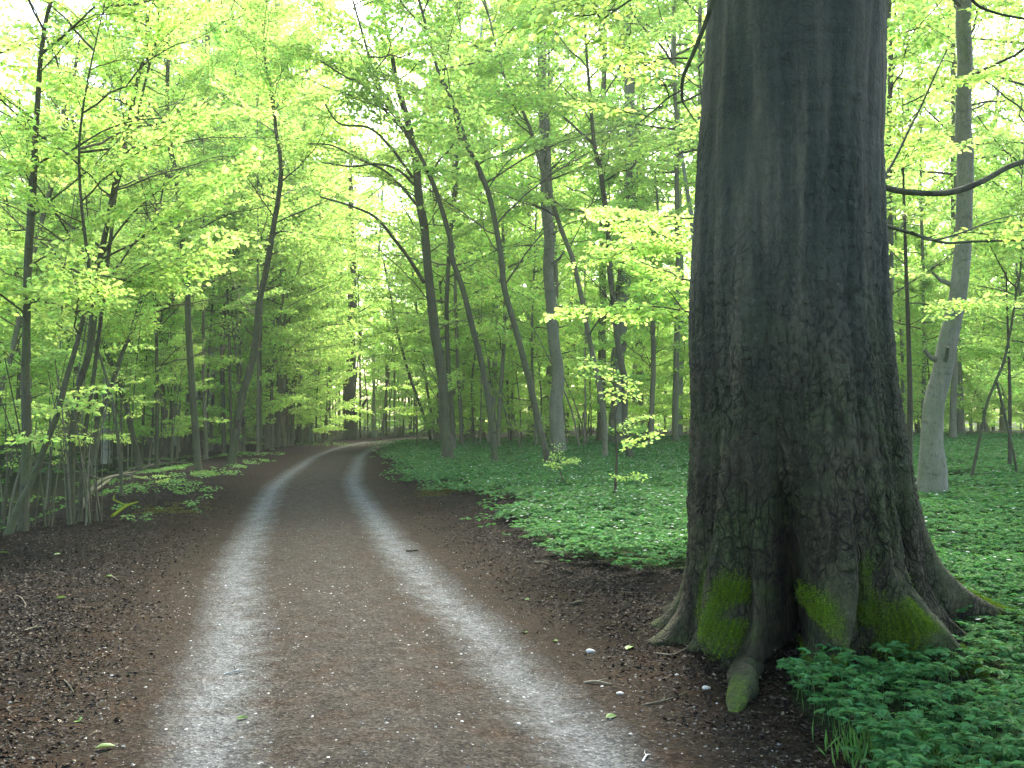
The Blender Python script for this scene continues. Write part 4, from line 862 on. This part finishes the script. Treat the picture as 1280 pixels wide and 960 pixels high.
# single things lying about
def stone_mesh(seed):
    rs = np.random.RandomState(seed); mb_ = MB(); u = np.linspace(0, np.pi, 7); v_ = np.linspace(0, 2 * np.pi, 9, endpoint=False); U, V_ = np.meshgrid(u, v_, indexing='ij')
    P = np.stack([np.sin(U) * np.cos(V_), np.sin(U) * np.sin(V_) * .75, np.cos(U) * .5], -1); P = P * (1 + .35 * noise3(P * 1.6 + seed)[..., None]); mb_.add(P, grid_quads(7, 9, True)[:, ::-1]); return mb_.mesh('stone', M_pale, True)
m, n, out = mat('pale_stone'); v = N_(n, 'ShaderNodeTexCoord').outputs['Object']; c = ramp(n, noise(n, v, 3, 4), [(.3, (.25, .25, .25)), (.7, (.5, .5, .49))]); p = setin(N_(n, 'ShaderNodeBsdfPrincipled'), Roughness=.6); n.links.new(c, p.inputs['Base Color']); n.links.new(p.outputs[0], out.inputs[0]); M_pale = m
ST = [stone_mesh(i) for i in range(5)]
for i in range(50):
    y = random.uniform(4.1, 10); la = random.gauss(0, 1.2); k = np.searchsorted(ROAD[:, 1], y); x = ROAD[k, 0] + la
    if abs(x) > .52 * y: continue
    o = tag(link('pebble', ST[i % 5], loc=(x, y, float(height(x, y)) + .004)), 'small pale pebble lying on the track', 'stone', 'pale pebbles on the track'); s_ = random.uniform(.005, .011); o.scale = (s_,) * 3; o.rotation_euler = (0, 0, random.random() * 6)
for (px, py, s_, lab) in [(737, 816, .028, 'brownish upright stone chip on the right verge left of the giant beech'), (300, 845, .0, ''), (925, 850, .0, ''), (882, 862, .022, 'pale pebble at the foot of the mossy left root'), (775, 869, .02, 'pale chip on the right rut edge below the brown stone'), (846, 845, .014, 'small pale chip left of the mossy left root')]:
    if s_: o = tag(link('stone', ST[px % 5], loc=at(px, py) + [0, 0, .006]), lab, 'stone'); o.scale = (s_,) * 3
m, n, out = mat('fresh_leaf'); M_fresh = leaf_mat('fresh_fallen_leaf', (.09, .19, .04), (.1, .2, .03), gloss=.06, tmix=.2)
fm = MB(); leaves(fm, np.array([[0, 0, 0.]]), np.array([[1, 0, 0.]]), np.array([[0, .1, 1.]]), [.075], [.045]); fm = fm.mesh('fallen_leaf', M_fresh)
for (px, py, lab, s_) in [(145, 936, 'bright green fallen leaf low on the left verge', 1.2), (100, 905, 'dull green fallen leaf near the left border above a brighter one', 1.0), (661, 752, 'green fallen leaf on the reddish verge right of the road', .9), (657, 793, 'green fallen leaf beside the right rut', .8), (783, 815, 'green fallen leaf left of the giant beech roots', 1.3), (757, 901, 'pale green fallen leaf on the right rut edge', 1.0), (12, 693, 'green leaf on the dark litter at the left border', 1.4), (67, 695, 'green leaf on the dark litter right of the one at the border', 1.2), (141, 722, 'yellowish narrow leaf on the dark litter', 1.2), (70, 750, 'small green leaf amid the dark left litter', 1.), (697, 804, 'yellow-green leaf on the brown verge', .7), (295, 902, 'green leaf lying in the left rut', .8)]:
    o = tag(link('fallen_leaf', fm, loc=at(px, py) + [0, 0, .012]), lab, 'leaf'); o.scale = (s_,) * 3; o.rotation_euler = (random.gauss(0, .2), random.gauss(0, .2), random.random() * 6.28)
def stick(px, r0, label, m=None, name='twig', lift=.01, side=True):
    P = np.array([at(x, y) for x, y in px]); b = P[0].copy(); P[:, 2] += r0 + lift * np.sin(np.linspace(0, 3.1, len(P))) ; Q, rr = resample(P - b, len(P) * 5, np.linspace(r0, r0 * .45, len(P)))
    mb_ = MB(); tube(mb_, Q, rr, 6, jitter=.25, seed=px[0][0])
    if side:
        k = len(Q) // 2; dr = Q[k] - Q[k - 1]; dr = norm(dr); sd = np.array([-dr[1], dr[0], .25]); L = np.linalg.norm(Q[-1]) * .3
        tube(mb_, np.array([Q[k], Q[k] + (dr + sd) * L * .5, Q[k] + (dr * 1.5 + sd * .8) * L * .8]), [rr[k] * .7, rr[k] * .5, rr[k] * .3], 5)
    return tag(link(name, mb_.mesh(name, m or M_dead, True), loc=b), label, 'stick')
stick([(280, 845), (295, 843), (308, 840)], .006, 'short pale twig lying across the left rut', M_pale)
stick([(803, 955), (808, 949), (813, 945)], .005, 'tiny white stick at the bottom end of the right rut', M_pale)
stick([(112, 921), (120, 919), (128, 916)], .004, 'pale short twig low on the left verge')
stick([(30, 790), (44, 787), (55, 786)], .006, 'pale forked twig on the dark left litter')
stick([(18, 745), (26, 750), (33, 758)], .005, 'thin grey twig on the litter by the left border')
stick([(158, 842), (178, 843), (200, 845)], .004, 'thin dark twig on the left verge beside the rut', M_twig)
stick([(80, 852), (86, 860), (92, 868)], .006, 'dark twig pointing down on the left litter', M_twig)
stick([(138, 720), (142, 724), (148, 727)], .006, 'pale curved twig on the litter bank', M_dead)
stick([(730, 855), (745, 857), (765, 858)], .008, 'brown stick on the right verge below the stone chip')
stick([(668, 704), (676, 705), (686, 706)], .01, 'pale short stick on the reddish verge below the flowers')
stick([(508, 690), (515, 691), (523, 690)], .012, 'dark flat twig lying in the right rut', M_twig)
stick([(800, 884), (830, 880), (858, 868)], .005, 'thin twig leading to the foot of the mossy left root', M_twig)
stick([(820, 818), (842, 822), (858, 812)], .005, 'grey twig against the left root of the giant beech')
stick([(1170, 702), (1205, 715), (1240, 727)], .012, 'long fallen stick in the green plants right of the giant beech')
stick([(715, 758), (722, 757), (731, 755)], .014, 'dark bit of bark on the brown verge', M_twig)
stick([(168, 590), (200, 585), (236, 580)], .035, 'fallen pale branch lying on the litter behind the left bank', M_dead, 'fallen_branch', .12)
stick([(118, 616), (150, 604), (188, 602)], .04, 'fallen mossy branch under the near left clump', M_bark_mid, 'fallen_branch', .15)
stick([(100, 640), (128, 618), (172, 592)], .05, 'long dark fallen trunk rising behind the left bank', M_bark_dark, 'fallen_branch', .25)
stick([(140, 648), (158, 640), (172, 630)], .03, 'moss covered branch lying at the crest of the left bank', M_moss, 'fallen_branch', .06)
stick([(560, 553), (535, 552), (512, 553)], .06, 'reddish log lying at the road end', M_dead, 'fallen_branch', .05)
# bushy clumps of bare shoots on the left
def shoots(label, px, py, n_, h, spreadx, Y=None):
    b = at(px, py); root = empty('shrub', b, label, 'shrub')
    for i in range(n_):
        a = random.uniform(0, 6.28); o = np.array([math.cos(a), math.sin(a), 0]) * random.uniform(.02, .22); L = h * random.uniform(.6, 1.15); t = np.array([random.gauss(spreadx, .35), random.gauss(0, .3), 0]) * L * .5
        P = resample(np.array([o + [0, 0, -.05], o + t * .3 + [0, 0, L * .45], o + t + [0, 0, L]]), 9); mb_ = MB(); tube(mb_, P, np.linspace(.013, .005, 9) * random.uniform(.7, 1.4), 5, jitter=.2, seed=i)
        link('stem', mb_.mesh('stem', random.choice((M_bark_mid, M_bark_dark, M_bark_dark)), True), root)
        if i % 3 == 0: put_limb(root, P[6], random.random() * 6.28, R(20), random.uniform(.2, .4))
shoots('clump of grey bare shoots leaning left on the left bank', 128, 652, 8, 1.9, -.35)
shoots('clump of thin shoots at the foot of the leaning trunk', 92, 655, 7, 2.0, -.1)
shoots('thin shoots beside the thick mossy trunk at the left border', 50, 658, 7, 2.1, .1)
shoots('few thin shoots right at the left border', 6, 660, 6, 2.0, .1)
# yellow moss patches on the verges
m, n, out = mat('yellow_moss'); v = N_(n, 'ShaderNodeNewGeometry').outputs['Position']; c = ramp(n, noise(n, v, 40, 4), [(.3, (.10, .10, .02)), (.7, (.22, .19, .04))]); p = setin(N_(n, 'ShaderNodeBsdfPrincipled'), Roughness=.9); n.links.new(c, p.inputs['Base Color']); n.links.new(p.outputs[0], out.inputs[0])
M_ymoss = leaf_mat('yellow_moss_tuft', (.12, .115, .03), (.1, .1, .02), var=.4, gloss=0, tmix=.2)
for (px, py, rx, ry, lab) in [(218, 636, .45, 1.0, 'yellow-green moss patch on the left road edge'), (548, 616, .35, .9, 'small yellow moss patch on the right road edge before the flowers')]:
    c = at(px, py); r_ = np.random.RandomState(px); k = 5000; X = c[0] + r_.randn(k) * rx * .5; Y = c[1] + r_.randn(k) * ry * .5; q = fbm(np.stack([X, Y, 0 * X], -1) * 5, 3) > -.1; X, Y = X[q], Y[q]; k = len(X)
    mm = MB(); leaves(mm, np.stack([X, Y, height(X, Y)], -1), np.stack([r_.randn(k) * .6, r_.randn(k) * .6, 1 + 0 * X], -1), r_.randn(k, 3), r_.uniform(.012, .03, k), r_.uniform(.006, .014, k), simple=True)
    tag(link('moss', mm.mesh('moss', M_ymoss)), lab, 'moss', kind='stuff')
print('tris', sum(sum(len(p_.vertices) - 2 for p_ in ()) for _ in ()) or sum(len(m_.loops) - 2 * len(m_.polygons) for m_ in bpy.data.meshes), 'objects', len(bpy.data.objects))

# thin haze volume, added to pale and brighten the far trees
hz = MB(); c8 = np.array([[x, y, z] for z in (-3., 40.) for y in (-30., 180.) for x in (-150., 150.)])
hz.add(c8, [[0, 2, 3, 1], [4, 5, 7, 6], [0, 1, 5, 4], [2, 6, 7, 3], [0, 4, 6, 2], [1, 3, 7, 5]])
m, n, out = mat('haze_air'); pv = N_(n, 'ShaderNodeVolumePrincipled'); pv.inputs['Density'].default_value = .0009; pv.inputs['Color'].default_value = (.93, .97, .86, 1); pv.inputs['Anisotropy'].default_value = .3
n.links.new(pv.outputs[0], out.inputs['Volume']); tag(link('haze', hz.mesh('haze', m)), 'thin pale haze added to brighten the far trees', 'haze', kind='stuff')
